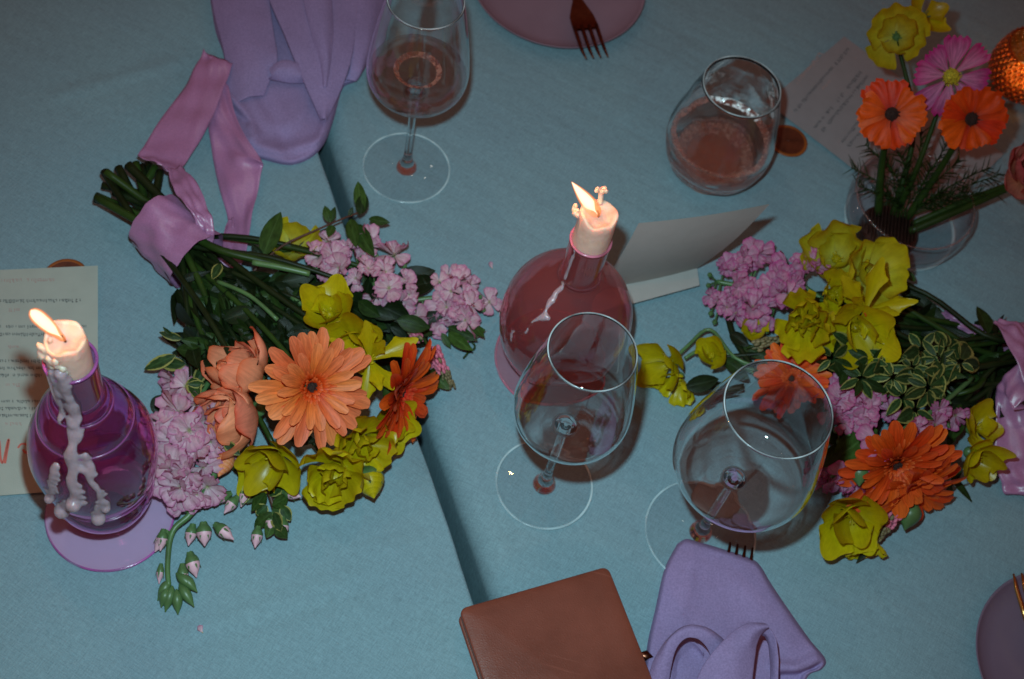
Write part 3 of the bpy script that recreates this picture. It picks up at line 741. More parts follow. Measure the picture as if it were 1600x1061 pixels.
# ================================================================== WINE GLASSES
def uneven(mb, c, amp):                                            # hand-blown: slightly uneven wall
    for i, v in enumerate(mb.v):
        p = Vector(v); q = p - c; d = Vector((q.x, q.y, 0))
        if d.length > 1e-4: p += d.normalized() * (noise.noise(q * 45) * amp * sm(0.002, 0.01, d.length))
        mb.v[i] = tuple(p)

def smooth2(p, n=5): return [(max(0.0005, q[0]), q[1]) for q in cat_rom([Vector((a, b, 0)) for a, b in p], n)]
BOWL = [(0.0038, 0.1045), (0.014, 0.1055), (0.026, 0.1085), (0.036, 0.115), (0.0418, 0.124), (0.0437, 0.134), (0.0430, 0.147), (0.0405, 0.166), (0.0368, 0.189), (0.0333, 0.207), (0.0314, 0.2165)]
def wine_glass(px, py, label, sr=1.0, sh=1.0, rb=0.04, h0=0.0, hb=1.0, bowl=BOWL):
    c = at(px, py); o = thing('wine_glass', c, label, 'wine glass', 'stemmed wine glasses on the table')
    prof = [tuple(q) for q in cat_rom([Vector((r * sr, 0.1045 * hb + (z - 0.1045) * sh, 0)) for r, z in bowl], 5)]
    prof = [(p[0], p[1]) for p in prof]
    inner = [(max(0.0005, r - 0.0014 - 0.0008 * (1 - sm(0, 22, i))), z + 0.0036 * (1 - sm(4, 20, i))) for i, (r, z) in enumerate(prof)]
    mb = MB(); mb.lathe(prof + inner[::-1], 96, org=c)
    b = part('bowl', mb, M['crystal'], o); b.cycles.is_caustics_caster = True
    rm = MB(); rr, rz = prof[-1]
    rm.lathe([(rr - 0.0005 + 0.0006 * math.cos(a * math.pi / 4), rz + 0.0006 * math.sin(a * math.pi / 4)) for a in range(8)], 96, org=c, closed=True)
    part('rim', rm, M['rim'], b)
    z1 = 0.1045 * hb
    sb = MB()
    lb = MB(); lb.lathe([(0.0072, z1 + 0.0012), (0.010, z1 + 0.0016), (0.016, z1 + 0.0026), (0.0185, z1 + 0.0036)], 64, org=c); part('thick_base_glint', lb, M['base_glow'], b)  # pale disc painted as the glow at the bottom of the bowl
    lb = MB(); lb.lathe([(0.0098 + 0.0009 * math.cos(a * math.pi / 4), z1 + 0.002 + 0.0009 * math.sin(a * math.pi / 4)) for a in range(8)], 48, org=c, closed=True); part('caustic_ring', lb, M['rim_dim'], b)  # pale ring added for the bright caustic round the stem top
    sp = [(0.0004, 0.0012), (0.0095, 0.0015), (0.0088, 0.0045), (0.0062, 0.009), (0.0043, 0.016), (0.0034, 0.028), (0.0031, z1 * 0.5), (0.0033, z1 - 0.016), (0.0045, z1 - 0.007), (0.0075, z1 - 0.001), (0.0095, z1 + 0.0013), (0.008, z1 + 0.0032), (0.0004, z1 + 0.0042)]
    sb.lathe(sp, 32, org=c); part('stem', sb, M['solid'], o)
    fb = MB(); fb.lathe([(0.0088, 0.0045), (0.014, 0.0036), (rb * 0.7, 0.0024), (rb - 0.0006, 0.0018)], 80, org=c)
    f = part('foot', fb, M['foot'], o)
    fr = MB(); fr.lathe([(rb - 0.0007 + 0.0011 * math.cos(a * math.pi / 4), 0.0013 + 0.0009 * math.sin(a * math.pi / 4)) for a in range(8)], 80, org=c, closed=True)
    part('foot_edge', fr, M['rim_dim'], f)
    return o, c, inner
gA, cA, inA = wine_glass(635, 263, 'wine glass half full of water beside the top lilac napkin', sr=0.98)
gB, cB, inB = wine_glass(850, 757, 'empty wine glass standing in front of the pink candle bottle')
gC, cC, inC = wine_glass(1094, 832, 'largest empty wine glass, next to the right bouquet and lower napkin', sr=1.22, sh=1.03, rb=0.046, hb=0.965)
wl = 0.1325
wp = [(0.0004, inA[0][1])] + [(r + 0.0003, z) for r, z in inA if z < wl]
wp += [(wp[-1][0] + 0.0008, wl), (wp[-1][0] * 0.5, wl - 0.0002), (0.0004, wl - 0.0002)]
wb = MB(); wb.lathe(wp, 72, org=cA)
wo = top('water', wb, M['water'], cA + Vector((0, 0, 0.115)), 'clear water in the wine glass beside the top napkin', 'water')
mb = MB(); mr = wp[-2][0]; mb.lathe([(mr - 0.005, wl + 0.0003), (mr - 0.002, wl + 0.0008), (mr - 0.0006, wl + 0.0026)], 96, org=cA); part('meniscus_glint', mb, M['meniscus_glint'], wo)

# ================================================================== TUMBLER OF WATER
cT = at(1107, 262) + Vector((0, 0, 0.0016))
outp = [(0.0006, 0.0012), (0.030, 0.0012), (0.038, 0.006), (0.0465, 0.02), (0.0505, 0.036), (0.0498, 0.052), (0.0455, 0.075), (0.0395, 0.098), (0.0355, 0.114)]
inp = [(0.0006, 0.009), (0.026, 0.0095), (0.035, 0.013), (0.0435, 0.024), (0.0475, 0.038), (0.0468, 0.052), (0.0428, 0.075), (0.0372, 0.098), (0.0335, 0.114)]
O_, I_ = smooth2(outp), smooth2(inp)
tum = thing('tumbler', cT, 'rounded water tumbler standing in front of the far menu card', 'tumbler')
tb = MB(); tb.lathe([q for q in O_ if q[1] > 0.016] + [(0.0350, 0.1155), (0.0342, 0.1155)] + [q for q in I_ if q[1] > 0.018][::-1], 96, org=cT, closed=True); uneven(tb, cT, 0.0011)
tw = part('wall', tb, M['crystal'], tum); tw.cycles.is_caustics_caster = True
tb = MB(); tb.lathe([(0.0006, 0.0012), (0.030, 0.0012), (0.037, 0.005), (0.0435, 0.0135), (0.0420, 0.016), (0.037, 0.0125), (0.028, 0.0095), (0.0006, 0.0088)], 96, org=cT); uneven(tb, cT, 0.001)
part('thick_base_glint', tb, M['solid_rippled'], tum)
tb = MB(); tb.lathe([(0.0346 + 0.0007 * math.cos(a * math.pi / 4), 0.1155 + 0.0007 * math.sin(a * math.pi / 4)) for a in range(8)], 96, org=cT, closed=True)
part('rim', tb, M['rim_dim'], tum)
wl = 0.043
wp = [(0.0005, 0.0088)] + [(r + 0.0002, z - 0.0001) for r, z in I_ if 0.009 < z < wl] 
wp += [(wp[-1][0] + 0.0004, wl + 0.0008), (wp[-1][0] - 0.002, wl), (0.0005, wl)]
wb = MB(); wb.lathe(wp, 96, org=cT)
wo = top('water', wb, M['water'], cT + Vector((0, 0, 0.01)), 'clear water in the bottom of the rounded tumbler', 'water')
mb = MB(); mr = wp[-2][0] + 0.0012; mb.lathe([(mr - 0.006, wl + 0.0003), (mr - 0.003, wl + 0.0007), (mr - 0.001, wl + 0.0018), (mr - 0.0002, wl + 0.004)], 96, org=cT); uneven(mb, cT, 0.001)
part('meniscus_glint', mb, M['meniscus_glint'], wo)
mb = MB(); mb.lathe([(0.029, 0.0125), (0.034, 0.0150), (0.0385, 0.0195)], 96, org=cT); uneven(mb, cT, 0.001); part('lower_glint', mb, M['meniscus_glint'], wo)  # painted glint ring added low in the water

# ================================================================== CANDLE BOTTLES
def lathe_part(name, prof, org, mt, parent, n=96, nn=5, th=0.0012, closed=False):
    P_ = smooth2(prof, nn); mb = MB(); mb.lathe(P_ + [(max(0.0005, r - th), z + (th if r < 0.03 and z < 0.03 else 0.0)) for r, z in P_][::-1], n, org=org, closed=closed); uneven(mb, org, 0.0005 if name == 'body' else 0.0002); o = part(name, mb, M[mt], parent); o.cycles.is_caustics_caster = True; return o
def bottle(px, py, body, neck, rf, glass, foot, rim, name_label, hn):
    c = at(px, py); o = thing('bottle', c, name_label, 'bottle', 'coloured glass bottles used as candle holders')
    lathe_part('body', body, c, glass, o); nk = lathe_part('neck', neck, c, glass, o, 64, 3, closed=True)
    r, z = neck[-1]
    mb = MB(); mb.lathe([(r - 0.0005 + 0.0011 * math.cos(a * math.pi / 4), z + 0.001 * math.sin(a * math.pi / 4)) for a in range(8)], 64, org=c, closed=True)
    part('lip', mb, M[rim], nk)
    mb = MB(); mb.lathe([(body[1][0] + 0.001, 0.0028), (rf * 0.6, 0.0028), (rf * 0.9, 0.003), (rf - 0.0008, 0.0034)], 96, org=c)
    f = part('foot', mb, M[foot], o)
    mb = MB(); mb.lathe([(rf - 0.0007 + 0.001 * math.cos(a * math.pi / 4), 0.0022 + 0.0014 * math.sin(a * math.pi / 4)) for a in range(8)], 96, org=c, closed=True)
    part('foot_edge', mb, M[rim], f)
    return o, c
PBODY = [(0.0006, 0.0045), (0.015, 0.006), (0.0195, 0.014), (0.0275, 0.027), (0.0345, 0.041), (0.0368, 0.054), (0.0355, 0.065), (0.0362, 0.070), (0.0405, 0.083), (0.0433, 0.100), (0.0438, 0.118), (0.0420, 0.134), (0.0375, 0.148),
         (0.0322, 0.158), (0.0315, 0.163), (0.0295, 0.170), (0.0235, 0.179), (0.0205, 0.183), (0.0205, 0.188), (0.0175, 0.192), (0.0166, 0.194)]
PNECK = [(0.0166, 0.194), (0.0163, 0.21), (0.0163, 0.225), (0.0166, 0.238)]
bp, cP = bottle(173, 802, PBODY, PNECK, 0.0485, 'purple_glass', 'purple_foot', 'purple_rim', 'purple bulbous glass bottle with wax running down its side', 0.238)
KBODY = [(0.0006, 0.005), (0.024, 0.0055), (0.040, 0.018), (0.0495, 0.038), (0.0535, 0.06), (0.0530, 0.08), (0.0485, 0.098), (0.0385, 0.114), (0.0265, 0.124), (0.0185, 0.130), (0.0162, 0.134)]
KNECK = [(0.0162, 0.134), (0.0156, 0.15), (0.0156, 0.168), (0.0158, 0.182)]
for r_, z_ in ((0.0318, 0.1615), (0.0207, 0.1855), (0.0361, 0.0675)):
    mb = MB(); mb.lathe([(r_ + 0.0008 * math.cos(a * math.pi / 4), z_ + 0.0008 * math.sin(a * math.pi / 4)) for a in range(8)], 80, org=cP, closed=True); part('ring', mb, M['purple_ring'], bp)
bk, cK = bottle(863, 563, KBODY, KNECK, 0.050, 'pink_glass', 'pink_foot', 'pink_rim', 'pink round glass bottle behind the empty wine glass', 0.182)
def prof_r(prof, z):
    for (r0, z0), (r1, z1) in zip(prof, prof[1:]):
        if z0 <= z <= z1 and z1 > z0: return r0 + (r1 - r0) * (z - z0) / (z1 - z0)
    return prof[-1][0]
def candle(c, r, z0, z1, label, flame_tip, fw, fat, drips, lumps, seed):
    o = thing('candle', c + Vector((0, 0, z0)), label, 'candle', 'lit taper candles in glass bottles')
    rr = random.Random(seed); mb = MB(); n = 40; rows = []
    prof = [(0.0005, z0), (r, z0), (r, z0 + 0.02)] + [(r, z0 + 0.02 + (z1 - z0 - 0.02) * i / 8) for i in range(1, 9)] + [(r * 0.96, z1 + 0.0016), (r * 0.86, z1 + 0.0018), (r * 0.72, z1 - 0.0006), (r * 0.4, z1 - 0.0022), (0.0005, z1 - 0.0026)]
    mb.lathe(prof, n, org=c)
    for i, v in enumerate(mb.v):
        p = Vector(v); q = p - c
        if q.z > z1 - 0.03:
            k = sm(z1 - 0.03, z1, q.z); d = Vector((q.x, q.y, 0))
            nz = noise.noise(Vector((q.x * 150, q.y * 150, q.z * 60 + seed)))
            if d.length > r * 0.6: p += d.normalized() * nz * 0.0011 * k
            a = math.atan2(q.y, q.x)
            if q.z > z1 - 0.004 and d.length > r * 0.6: p.z += 0.0022 * math.sin(a * 2 + seed) + 0.0012 * math.sin(a * 5 + 1)
            mb.v[i] = tuple(p)
    part('wax_body', mb, M['wax'], o)
    wk = MB(); w0 = c + Vector((0, 0, z1 - 0.0028)); w1 = w0 + Vector((-0.0006, 0, 0.0055))
    fd = (flame_tip - w1); wk.tube([w0, w0.lerp(w1, 0.6), w1 + fd.normalized() * 0.0015], [0.0009, 0.0008, 0.0006], 7)
    part('wick', wk, M['wick'], o)
    fm_ = MB(); b = w0 + Vector((0, 0, 0.0012)); fd = flame_tip - b; Lf = fd.length; fr = frame(b, fd).to_3x3()
    prof = []
    for i in range(19):
        t = i / 18
        if fat: rad = fw * (0.42 + 0.58 * sm(0, 0.62, t)) * math.sqrt(max(0.0, 1 - max(0, (t - 0.72) / 0.28) ** 2)) * sm(-0.06, 0.08, t)
        else: rad = fw * (math.sin(math.pi * min(1, t * 0.98 + 0.02) ** 0.62) ** 0.8)
        bend = 0.0
        prof.append((max(0.0002, rad), t * Lf))
    fm_.lathe(prof, 24, org=b, frame=fr)
    fo_ = part('flame', fm_, M['flame'], o)
    fc_ = MB(); fc_.lathe([(max(0.0002, q[0] * 0.76 * sm(0.02, 0.35, i / 18)), Lf * 0.05 + q[1] * 0.93) for i, q in enumerate(prof)], 24, org=b, frame=fr)
    part('flame_core', fc_, M['flame_core'], fo_)
    lamp('candle_light', flame_tip + fd.normalized() * 0.014 + Vector((0, 0, 0.014)), 0.17, (1.0, 0.3, 0.09), 0.003)
    if lumps:
        lb = MB()
        for (q, rad) in lumps: lb.ball(q, rad, 8, 6, 0, (1, 1, 1.2))
        lo = part('wax_lump', lb, M['wax'], o)
        md = lo.modifiers.new('melt', 'REMESH'); md.mode = 'VOXEL'; md.voxel_size = 0.0006; md.use_smooth_shade = True
        ms = lo.modifiers.new('soft', 'SMOOTH'); ms.factor = 0.5; ms.iterations = 4
    if drips:
        db = MB()
        for (q, rad) in drips: db.ball(q, rad, 8, 5)
        do = part('wax_drip', db, M['wax_drip'], o)
        md = do.modifiers.new('melt', 'REMESH'); md.mode = 'VOXEL'; md.voxel_size = 0.0009; md.use_smooth_shade = True
        ms = do.modifiers.new('soft', 'SMOOTH'); ms.factor = 0.5; ms.iterations = 10
    return o
def on_side(c, body, neck, dphi, z, out=0.0):
    va = math.atan2(-c.y, -c.x) + dphi
    prof = body if z < neck[0][1] else neck
    r = prof_r(prof, z) + out
    return c + Vector((r * math.cos(va), r * math.sin(va), z))
rr = random.Random(5); drips = []
def run(c, body, neck, d0, d1, z0, z1, w, seed, drop=None, step=0.0012):
    n = int((z0 - z1) / step) + 1
    for i in range(n + 1):
        t = i / n; z = z0 + (z1 - z0) * t
        dphi = d0 + (d1 - d0) * t + noise.noise(Vector((t * 4, seed, 0))) * 0.11
        ww = w * (0.75 + 0.55 * noise.noise(Vector((t * 6, seed + 4, 2))) + 0.25)
        drips.append((on_side(c, body, neck, dphi, z, -ww * 0.5), ww))
        if rr.random() < 0.22: drips.append((on_side(c, body, neck, dphi + rr.choice((-1, 1)) * ww * 22, z, -ww * 0.55), ww * 0.9))
    if drop: drips.append((on_side(c, body, neck, d1, z1, drop * 0.4), drop))
run(cP, PBODY, PNECK, -0.55, -0.35, 0.246, 0.19, 0.0046, 1)
run(cP, PBODY, PNECK, -0.95, -0.9, 0.244, 0.185, 0.0032, 2)
run(cP, PBODY, PNECK, -0.45, -0.5, 0.19, 0.118, 0.0052, 3, 0.0058)
run(cP, PBODY, PNECK, -0.2, -0.05, 0.165, 0.108, 0.0034, 4, 0.0036)
run(cP, PBODY, PNECK, -0.8, -0.95, 0.150, 0.108, 0.0040, 6, 0.004)
run(cP, PBODY, PNECK, -0.5, -0.75, 0.120, 0.098, 0.0055, 7, 0.006)
run(cP, PBODY, PNECK, -0.15, -0.2, 0.112, 0.092, 0.0036, 10, 0.0056)
lp = [(at(64, 543, 0.262), 0.0026), (at(70, 546, 0.261), 0.003), (at(62, 551, 0.258), 0.0018), (at(66, 556, 0.256), 0.0028), (at(73, 560, 0.252), 0.003), (at(60, 538, 0.264), 0.0014), (at(78, 532, 0.266), 0.002)]
for k in range(14):
    lp.append((on_side(cP, PBODY, PNECK, -0.75 + rr.uniform(-0.45, 0.4), 0.24 + k * 0.0014, -0.0032), 0.0026))
candle(cP, 0.0133, 0.195, 0.264, 'lit candle with a long flame in the purple bottle, wax dripping down', at(47, 484, 0.286), 0.0049, True, drips, lp, 3)
drips = []
run(cK, KBODY, KNECK, -0.62, -0.7, 0.180, 0.140, 0.0020, 12)
run(cK, KBODY, KNECK, -0.7, -0.45, 0.134, 0.112, 0.0026, 13)
run(cK, KBODY, KNECK, -0.5, -0.85, 0.114, 0.066, 0.0019, 14)
lk = []
for i in range(9):
    lk.append((at(938 + i * 0.2, 316 - i * 2.4, 0.214 + i * 0.001), 0.0022))
for q in ((934, 295), (945, 294), (941, 300), (947, 299), (932, 298)): lk.append((at(q[0], q[1], 0.224), 0.0018))
for q in ((899, 322), (897, 327), (902, 330), (898, 334), (903, 337)): lk.append((at(q[0], q[1], 0.211), 0.0022))
candle(cK, 0.0143, 0.137, 0.2145, 'lit candle with a pointed flame in the pink bottle', at(893, 284, 0.232), 0.0058, False, drips, lk, 8)

# ================================================================== CARDS, DISCS, BOOK
def quad_card(name, a, b, c_, d, label, mt, cat, curl=0.0, th=0.0004):
    mb = MB(); rows = []
    for i in range(13):
        v = i / 12; row = []
        for j in range(13):
            u = j / 12
            p = a.lerp(b, u).lerp(d.lerp(c_, u), v)
            p = p + Vector((0, 0, curl * (u * u + v * v * 0.5))); row.append(p)
        rows.append(row)
    for dz in (0, -th): mb.grid([[p + Vector((0, 0, dz)) for p in r] for r in rows])
    loc = (a + b + c_ + d) / 4; loc.z = 0
    return top(name, mb, M[mt], loc, label, cat, smooth=False)
def print_rows(parent, rows, h, mt, seed, up=None, hh=4.4):
    """lines of small print: every glyph a mark lying on the card"""
    r = random.Random(seed); mb = MB()
    for (x0, y0, x1, y1, hz) in rows:
        a, b = Vector((x0, y0)), Vector((x1, y1)); d = (b - a); L = d.length; d.normalize(); n = Vector((-d.y, d.x)); s = 0.0
        while s < L:
            if r.random() < 0.13: s += r.uniform(2, 3); continue
            w = r.uniform(1.3, 2.6); g = hz * (1.0 if r.random() < 0.7 else 1.5)
            k = r.randint(0, 3)
            def q(u, t):
                p = a + d * (s + u * w) + n * (t * g); return at(p.x, p.y, h)
            if k == 0: quads = [((0, 0), (0.4, 0), (0.4, 1), (0, 1)), ((0.4, 0.7), (1, 0.7), (1, 1), (0.4, 1))]
            elif k == 1: quads = [((0, 0), (1, 0), (1, 0.3), (0, 0.3)), ((0.6, 0.3), (1, 0.3), (1, 1), (0.6, 1))]
            elif k == 2: quads = [((0, 0), (0.45, 0), (0.45, 1), (0, 1))]
            else: quads = [((0, 0.65), (1, 0.65), (1, 1), (0, 1)), ((0, 0), (1, 0), (1, 0.25), (0, 0.25)), ((0, 0.25), (0.35, 0.25), (0.35, 0.65), (0, 0.65))]
            for qd in quads: mb.add([q(*c) for c in qd], [(0, 1, 2, 3)])
            s += w + r.uniform(0.5, 1.0)
    return part('printed_text', mb, M[mt], parent, smooth=False, kind='stuff')
def disc(px, py, R, label):
    c = at(px, py); mb = MB()
    mb.lathe([(0.0004, 0.0012), (R * 0.8, 0.0012), (R * 0.84, 0.0013)], 48, 2 if R > 0.03 else 0, c)
    mb.lathe([(R * 0.84, 0.0013), (R * 0.9, 0.0015), (R * 0.97, 0.0012), (R, 0.0008), (R * 0.98, 0.0002)], 48, 1, c)
    for i, v in enumerate(mb.v):
        p = Vector(v); q = p - c; mb.v[i] = tuple(c + Vector((q.x * (1 + 0.02 * noise.noise(q * 90)), q.y * (1 + 0.02 * noise.noise(q * 70)), q.z)))
    return top('amber_disc', mb, [M['disc'], M['disc_rim'], M['water_tint']], c, label, 'disc', 'amber discs under the menu cards')
disc(103, 434, 0.0185, 'dark amber disc peeking out under the edge of the left menu card')
disc(1106, 262, 0.033, 'large amber disc added under the water tumbler to colour its water orange')  # added disc, hidden by the base, gives the water its orange tint
disc(1231, 221, 0.0195, 'dark amber disc half under the menu card behind the tumbler')
c0, c1, c2 = at(153, 415, 0.003), at(153, 763, 0.003), at(0, 415, 0.003)
ex = (c2 - c0).normalized(); ex = (ex - (c1 - c0).normalized() * ex.dot((c1 - c0).normalized())).normalized() * 0.14
mc = quad_card('menu_card', c0, c0 + ex, c1 + ex, c1, 'menu card lying upside down under the purple bottle', 'menu', 'menu card')
HM = 0.0033
print_rows(mc, [(0, 468, 125, 467, 3.6), (0, 508, 136, 508, 3.6), (0, 520, 70, 520, 3.6), (0, 562, 66, 562, 3.6), (0, 573, 66, 573, 3.6), (0, 584, 66, 584, 3.6), (0, 625, 62, 625, 3.4), (0, 636, 66, 636, 3.4), (0, 647, 54, 647, 3.4)], HM, 'ink', 3)
print_rows(mc, [(2, 436, 32, 435, 4.5), (42, 435, 86, 435, 4.5), (14, 482, 34, 482, 3.4), (12, 540, 30, 540, 3), (9, 599, 30, 599, 3.6), (8, 660, 34, 660, 3.2)], HM, 'pale_red_ink', 4)
sc_ = MB()                                                           # the handwritten heading, read from the far side
for st in ([(-26, 700), (-18, 694), (-10, 722), (-4, 692), (-1, 690), (1, 716), (5, 722), (12, 690), (14, 689), (11, 706), (8, 724)],
           [(28, 700), (33, 694), (40, 694), (45, 698), (44, 705), (38, 706), (36, 702)], [(36, 702), (41, 708), (52, 700)]):
    P_ = cat_rom([at(x, y, HM) for x, y in st], 4)
    rows = [[], []]
    for i, p in enumerate(P_):
        t = (P_[min(i + 1, len(P_) - 1)] - P_[max(0, i - 1)]).normalized(); w = Vector((-t.y, t.x, 0)) * 0.0008
        rows[0].append(p - w); rows[1].append(p + w)
    sc_.grid(rows)
part('script_heading', sc_, M['red_ink'], mc)
e2 = (at(1310, 246, 0.003) - at(1224, 180, 0.003)).normalized(); e1 = Vector((e2.y, -e2.x, 0)); e1 = e1 if e1.dot(UP) > 0 else -e1
c1 = at(1198, 160, 0.003); c0 = c1 + e1 * (at(1295, 39, 0.003) - c1).dot(e1)
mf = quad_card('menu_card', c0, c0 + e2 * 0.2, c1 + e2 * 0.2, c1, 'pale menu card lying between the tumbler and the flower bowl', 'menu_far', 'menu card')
print_rows(mf, [(1240, 172, 1324, 75, 3.6), (1271, 199, 1343, 111, 3.6), (1283, 203, 1353, 118, 3.6), (1314, 221, 1350, 176, 3.6), (1323, 227, 1352, 195, 3.6)], HM, 'ink', 6)
print_rows(mf, [(1243, 129, 1281, 80, 4.5), (1284, 138, 1296, 124, 3)], HM, 'pale_red_ink', 7)

# the folded place card: a panel standing up and a flap lying towards the camera
CARDH = 0.115
pc = thing('place_card', at(1010, 455), 'blank folded place card standing behind the pink bottle', 'place card')
b0, b1 = at(930, 452, 0.0045), at(1089, 419, 0.0045); t0, t1 = at(998, 349, CARDH), at(1202, 319, CARDH + 0.02)
mb = MB()
nrm = (b1 - b0).cross(t0 - b0).normalized()
for dz in (0.00025, -0.00025):
    mb.grid([[b0.lerp(b1, j / 12).lerp(t0.lerp(t1, j / 12), i / 12) + nrm * (dz + 0.0035 * math.sin(math.pi * i / 12) + 0.002 * math.sin(math.pi * j / 12)) for j in range(13)] for i in range(13)])
part('back_panel', mb, M['card'], pc)
f0, f1 = at(925, 492, 0.0085), at(1093, 446, 0.0085)
mb = MB()
for dz in (0.0004, -0.0001):
    mb.grid([[b0.lerp(b1, j / 8).lerp(f0.lerp(f1, j / 8), i / 6) + Vector((0, 0, dz)) for j in range(9)] for i in range(7)])
part('front_flap', mb, M['card'], pc)

# brown leather notebook
hB = 0.018
k0, k1 = at(717, 951, hB), at(950, 884, hB)
bu = (k1 - k0).normalized(); bv = Vector((bu.y, -bu.x, 0)); bv = bv if bv.dot(UP) < 0 else -bv
bw = (k1 - k0).length
nb = thing('notebook', (k0 + k1) / 2 + bv * 0.08 - Vector((0, 0, hB)), 'brown leather notebook lying closed beside the lower lilac napkin', 'notebook')
def rrect(w, h, r, n=6, inset=0.0):
    pts = []
    for (cx, cy, a0) in ((w - r, r, -90), (w - r, h - r, 0), (r, h - r, 90), (r, r, 180)):
        for i in range(n + 1):
            a = math.radians(a0 + 90 * i / n); pts.append((cx + (r - inset) * math.cos(a), cy + (r - inset) * math.sin(a)))
    return pts
def slab(w, h, r, z0, z1, ox=0.0, oy=0.0, bev=0.0012, dome=0.0):
    mb = MB(); rings = []
    for (ins, z) in ((bev, z0), (0, z0 + bev), (0, z1 - bev), (bev * 0.3, z1 - bev * 0.3), (bev, z1), (bev * 4, z1 + dome * 0.3), (bev * 10, z1 + dome * 0.8)):
        rings.append([k0 + bu * (x + ox) + bv * (y + oy) + Vector((0, 0, z - hB)) for x, y in rrect(w, h, max(r, ins + 0.0003), 6, ins)] if ins <= r else
                     [k0 + bu * (ins + (x / w) * (w - 2 * ins) + ox) + bv * (ins + (y / h) * (h - 2 * ins) + oy) + Vector((0, 0, z - hB)) for x, y in rrect(w, h, r)])
    n = len(rings[0]); vs = [p for q in rings for p in q]; fs = []
    for i in range(len(rings) - 1):
        for j in range(n): fs.append((i * n + j, i * n + (j + 1) % n, (i + 1) * n + (j + 1) % n, (i + 1) * n + j))
    fs.append(tuple((len(rings) - 1) * n + j for j in range(n))); fs.append(tuple(range(n - 1, -1, -1)))
    mb.add(vs, fs); return mb
part('front_cover', slab(bw, 0.17, 0.006, 0.0142, hB, dome=0.0015), M['leather'], nb)
part('back_cover', slab(bw, 0.17, 0.006, 0.0006, 0.0032), M['leather'], nb)
part('pages', slab(bw - 0.006, 0.164, 0.003, 0.0033, 0.0141, 0.002, 0.003, 0.0003), M['pages'], nb)
mb = MB(); rows = []
for i in range(9):
    a = math.pi * (i / 8); rows.append([k0 + bu * (bw - 0.0025 + 0.0035 * math.sin(a)) + bv * t + Vector((0, 0, 0.0009 + (hB - 0.0018) * (0.5 - 0.5 * math.cos(a)) - hB)) for t in (0.005, 0.06, 0.12, 0.165)])
mb.grid(rows); part('spine', mb, M['leather'], nb)
mb = MB(); q = at(1011, 1021, 0.013)
q.z = 0.0095; mb.ball(q, 0.0040, 4, 4, 0, (1.5, 1.0, 0.35)); part('flat_tab', mb, M['copper'], nb)  # small flat metal tab beside the cover

# ================================================================== LILAC NAPKINS
def inside(poly, p):
    c = False; n = len(poly)
    for i in range(n):
        (x1, y1), (x2, y2) = poly[i], poly[(i + 1) % n]
        if (y1 > p[1]) != (y2 > p[1]) and p[0] < (x2 - x1) * (p[1] - y1) / (y2 - y1) + x1: c = not c
    return c
def pdist(line, p):
    best = 1e9
    for (x1, y1), (x2, y2) in zip(line, line[1:]):
        dx, dy = x2 - x1, y2 - y1; t = max(0, min(1, ((p[0] - x1) * dx + (p[1] - y1) * dy) / (dx * dx + dy * dy)))
        best = min(best, math.hypot(p[0] - x1 - dx * t, p[1] - y1 - dy * t))
    return best
def napkin(label, outline, centre, T, folds, ridges, nr=110, na=300):
    """a folded cloth lying on the table: rounded edge, stepped folds and soft ridges"""
    bd = cat_rom([Vector((x, y, 0)) for x, y in outline + [outline[0]]], 10)[:-1]
    cum = [0.0]
    for a, b in zip(bd, bd[1:] + bd[:1]): cum.append(cum[-1] + (b - a).length)
    ring = []; k = 0
    for i in range(na):
        s = cum[-1] * i / na
        while cum[k + 1] < s: k += 1
        a, b = bd[k], bd[(k + 1) % len(bd)]; ring.append(a.lerp(b, (s - cum[k]) / max(1e-6, cum[k + 1] - cum[k])))
    fpoly = []
    for (poly, h, soft) in folds:
        pp = [(v.x, v.y) for v in cat_rom([Vector((x, y, 0)) for x, y in poly + [poly[0]]], 6)[:-1]]; fpoly.append((pp, h, soft))
    rows = []
    c = Vector((centre[0], centre[1], 0))
    for i in range(nr + 1):
        t = 1 - (1 - i / nr) ** 1.0; row = []
        for q in ring + [ring[0]]:
            p = c.lerp(q, t); xy = (p.x, p.y); dd = (q - p).length
            h = T * (1 - (1 - min(1, dd / 9.0)) ** 2.4) 
            e = sm(0, 14, dd)
            for pp, fh, soft in fpoly:
                d = pdist(pp + [pp[0]], xy); d = d if inside(pp, xy) else -d
                h += fh * sm(-soft, soft, d) * (e if fh < 0 else sm(-2, 6, dd))
            for line, rh, rw in ridges: h += rh * math.exp(-(pdist(line, xy) / rw) ** 2) * e
            h += (noise.noise(Vector((p.x * 0.02, p.y * 0.02, 3.1))) * 0.0012 + noise.noise(Vector((p.x * 0.06, p.y * 0.05, 1.1))) * 0.0004) * e
            row.append(at(p.x, p.y, max(0.0006, h) * (1 if i < nr else 0.0)))
        rows.append(row)
    mb = MB(); mb.grid(rows)
    return top('napkin', mb, M['lilac'], at(*centre), label, 'napkin', 'lilac cloth napkins')
napkin('lilac napkin gathered in folds above the left bouquet',
       [(318, -60), (330, 10), (337, 50), (349, 85), (352, 120), (350, 150), (360, 190), (368, 218), (385, 240), (420, 252), (455, 258), (487, 246), (508, 222), (522, 185), (536, 138), (560, 122), (578, 60), (600, -10), (605, -60)],
       (455, 70), 0.007, [([(345, -50), (352, 60), (372, 130), (420, 200), (470, 190), (500, 120), (520, -50)], 0.004, 12.0)],
       [([(352, 140), (380, 172), (398, 210)], 0.005, 10), ([(362, 200), (400, 226), (440, 236), (490, 222)], 0.004, 9), ([(395, 130), (430, 190), (450, 230)], -0.003, 12), ([(500, 215), (515, 170), (525, 140)], 0.004, 8), ([(350, 160), (385, 190)], -0.004, 6)])
napA = [o for o in COL.objects if o.name.startswith('napkin')][-1]
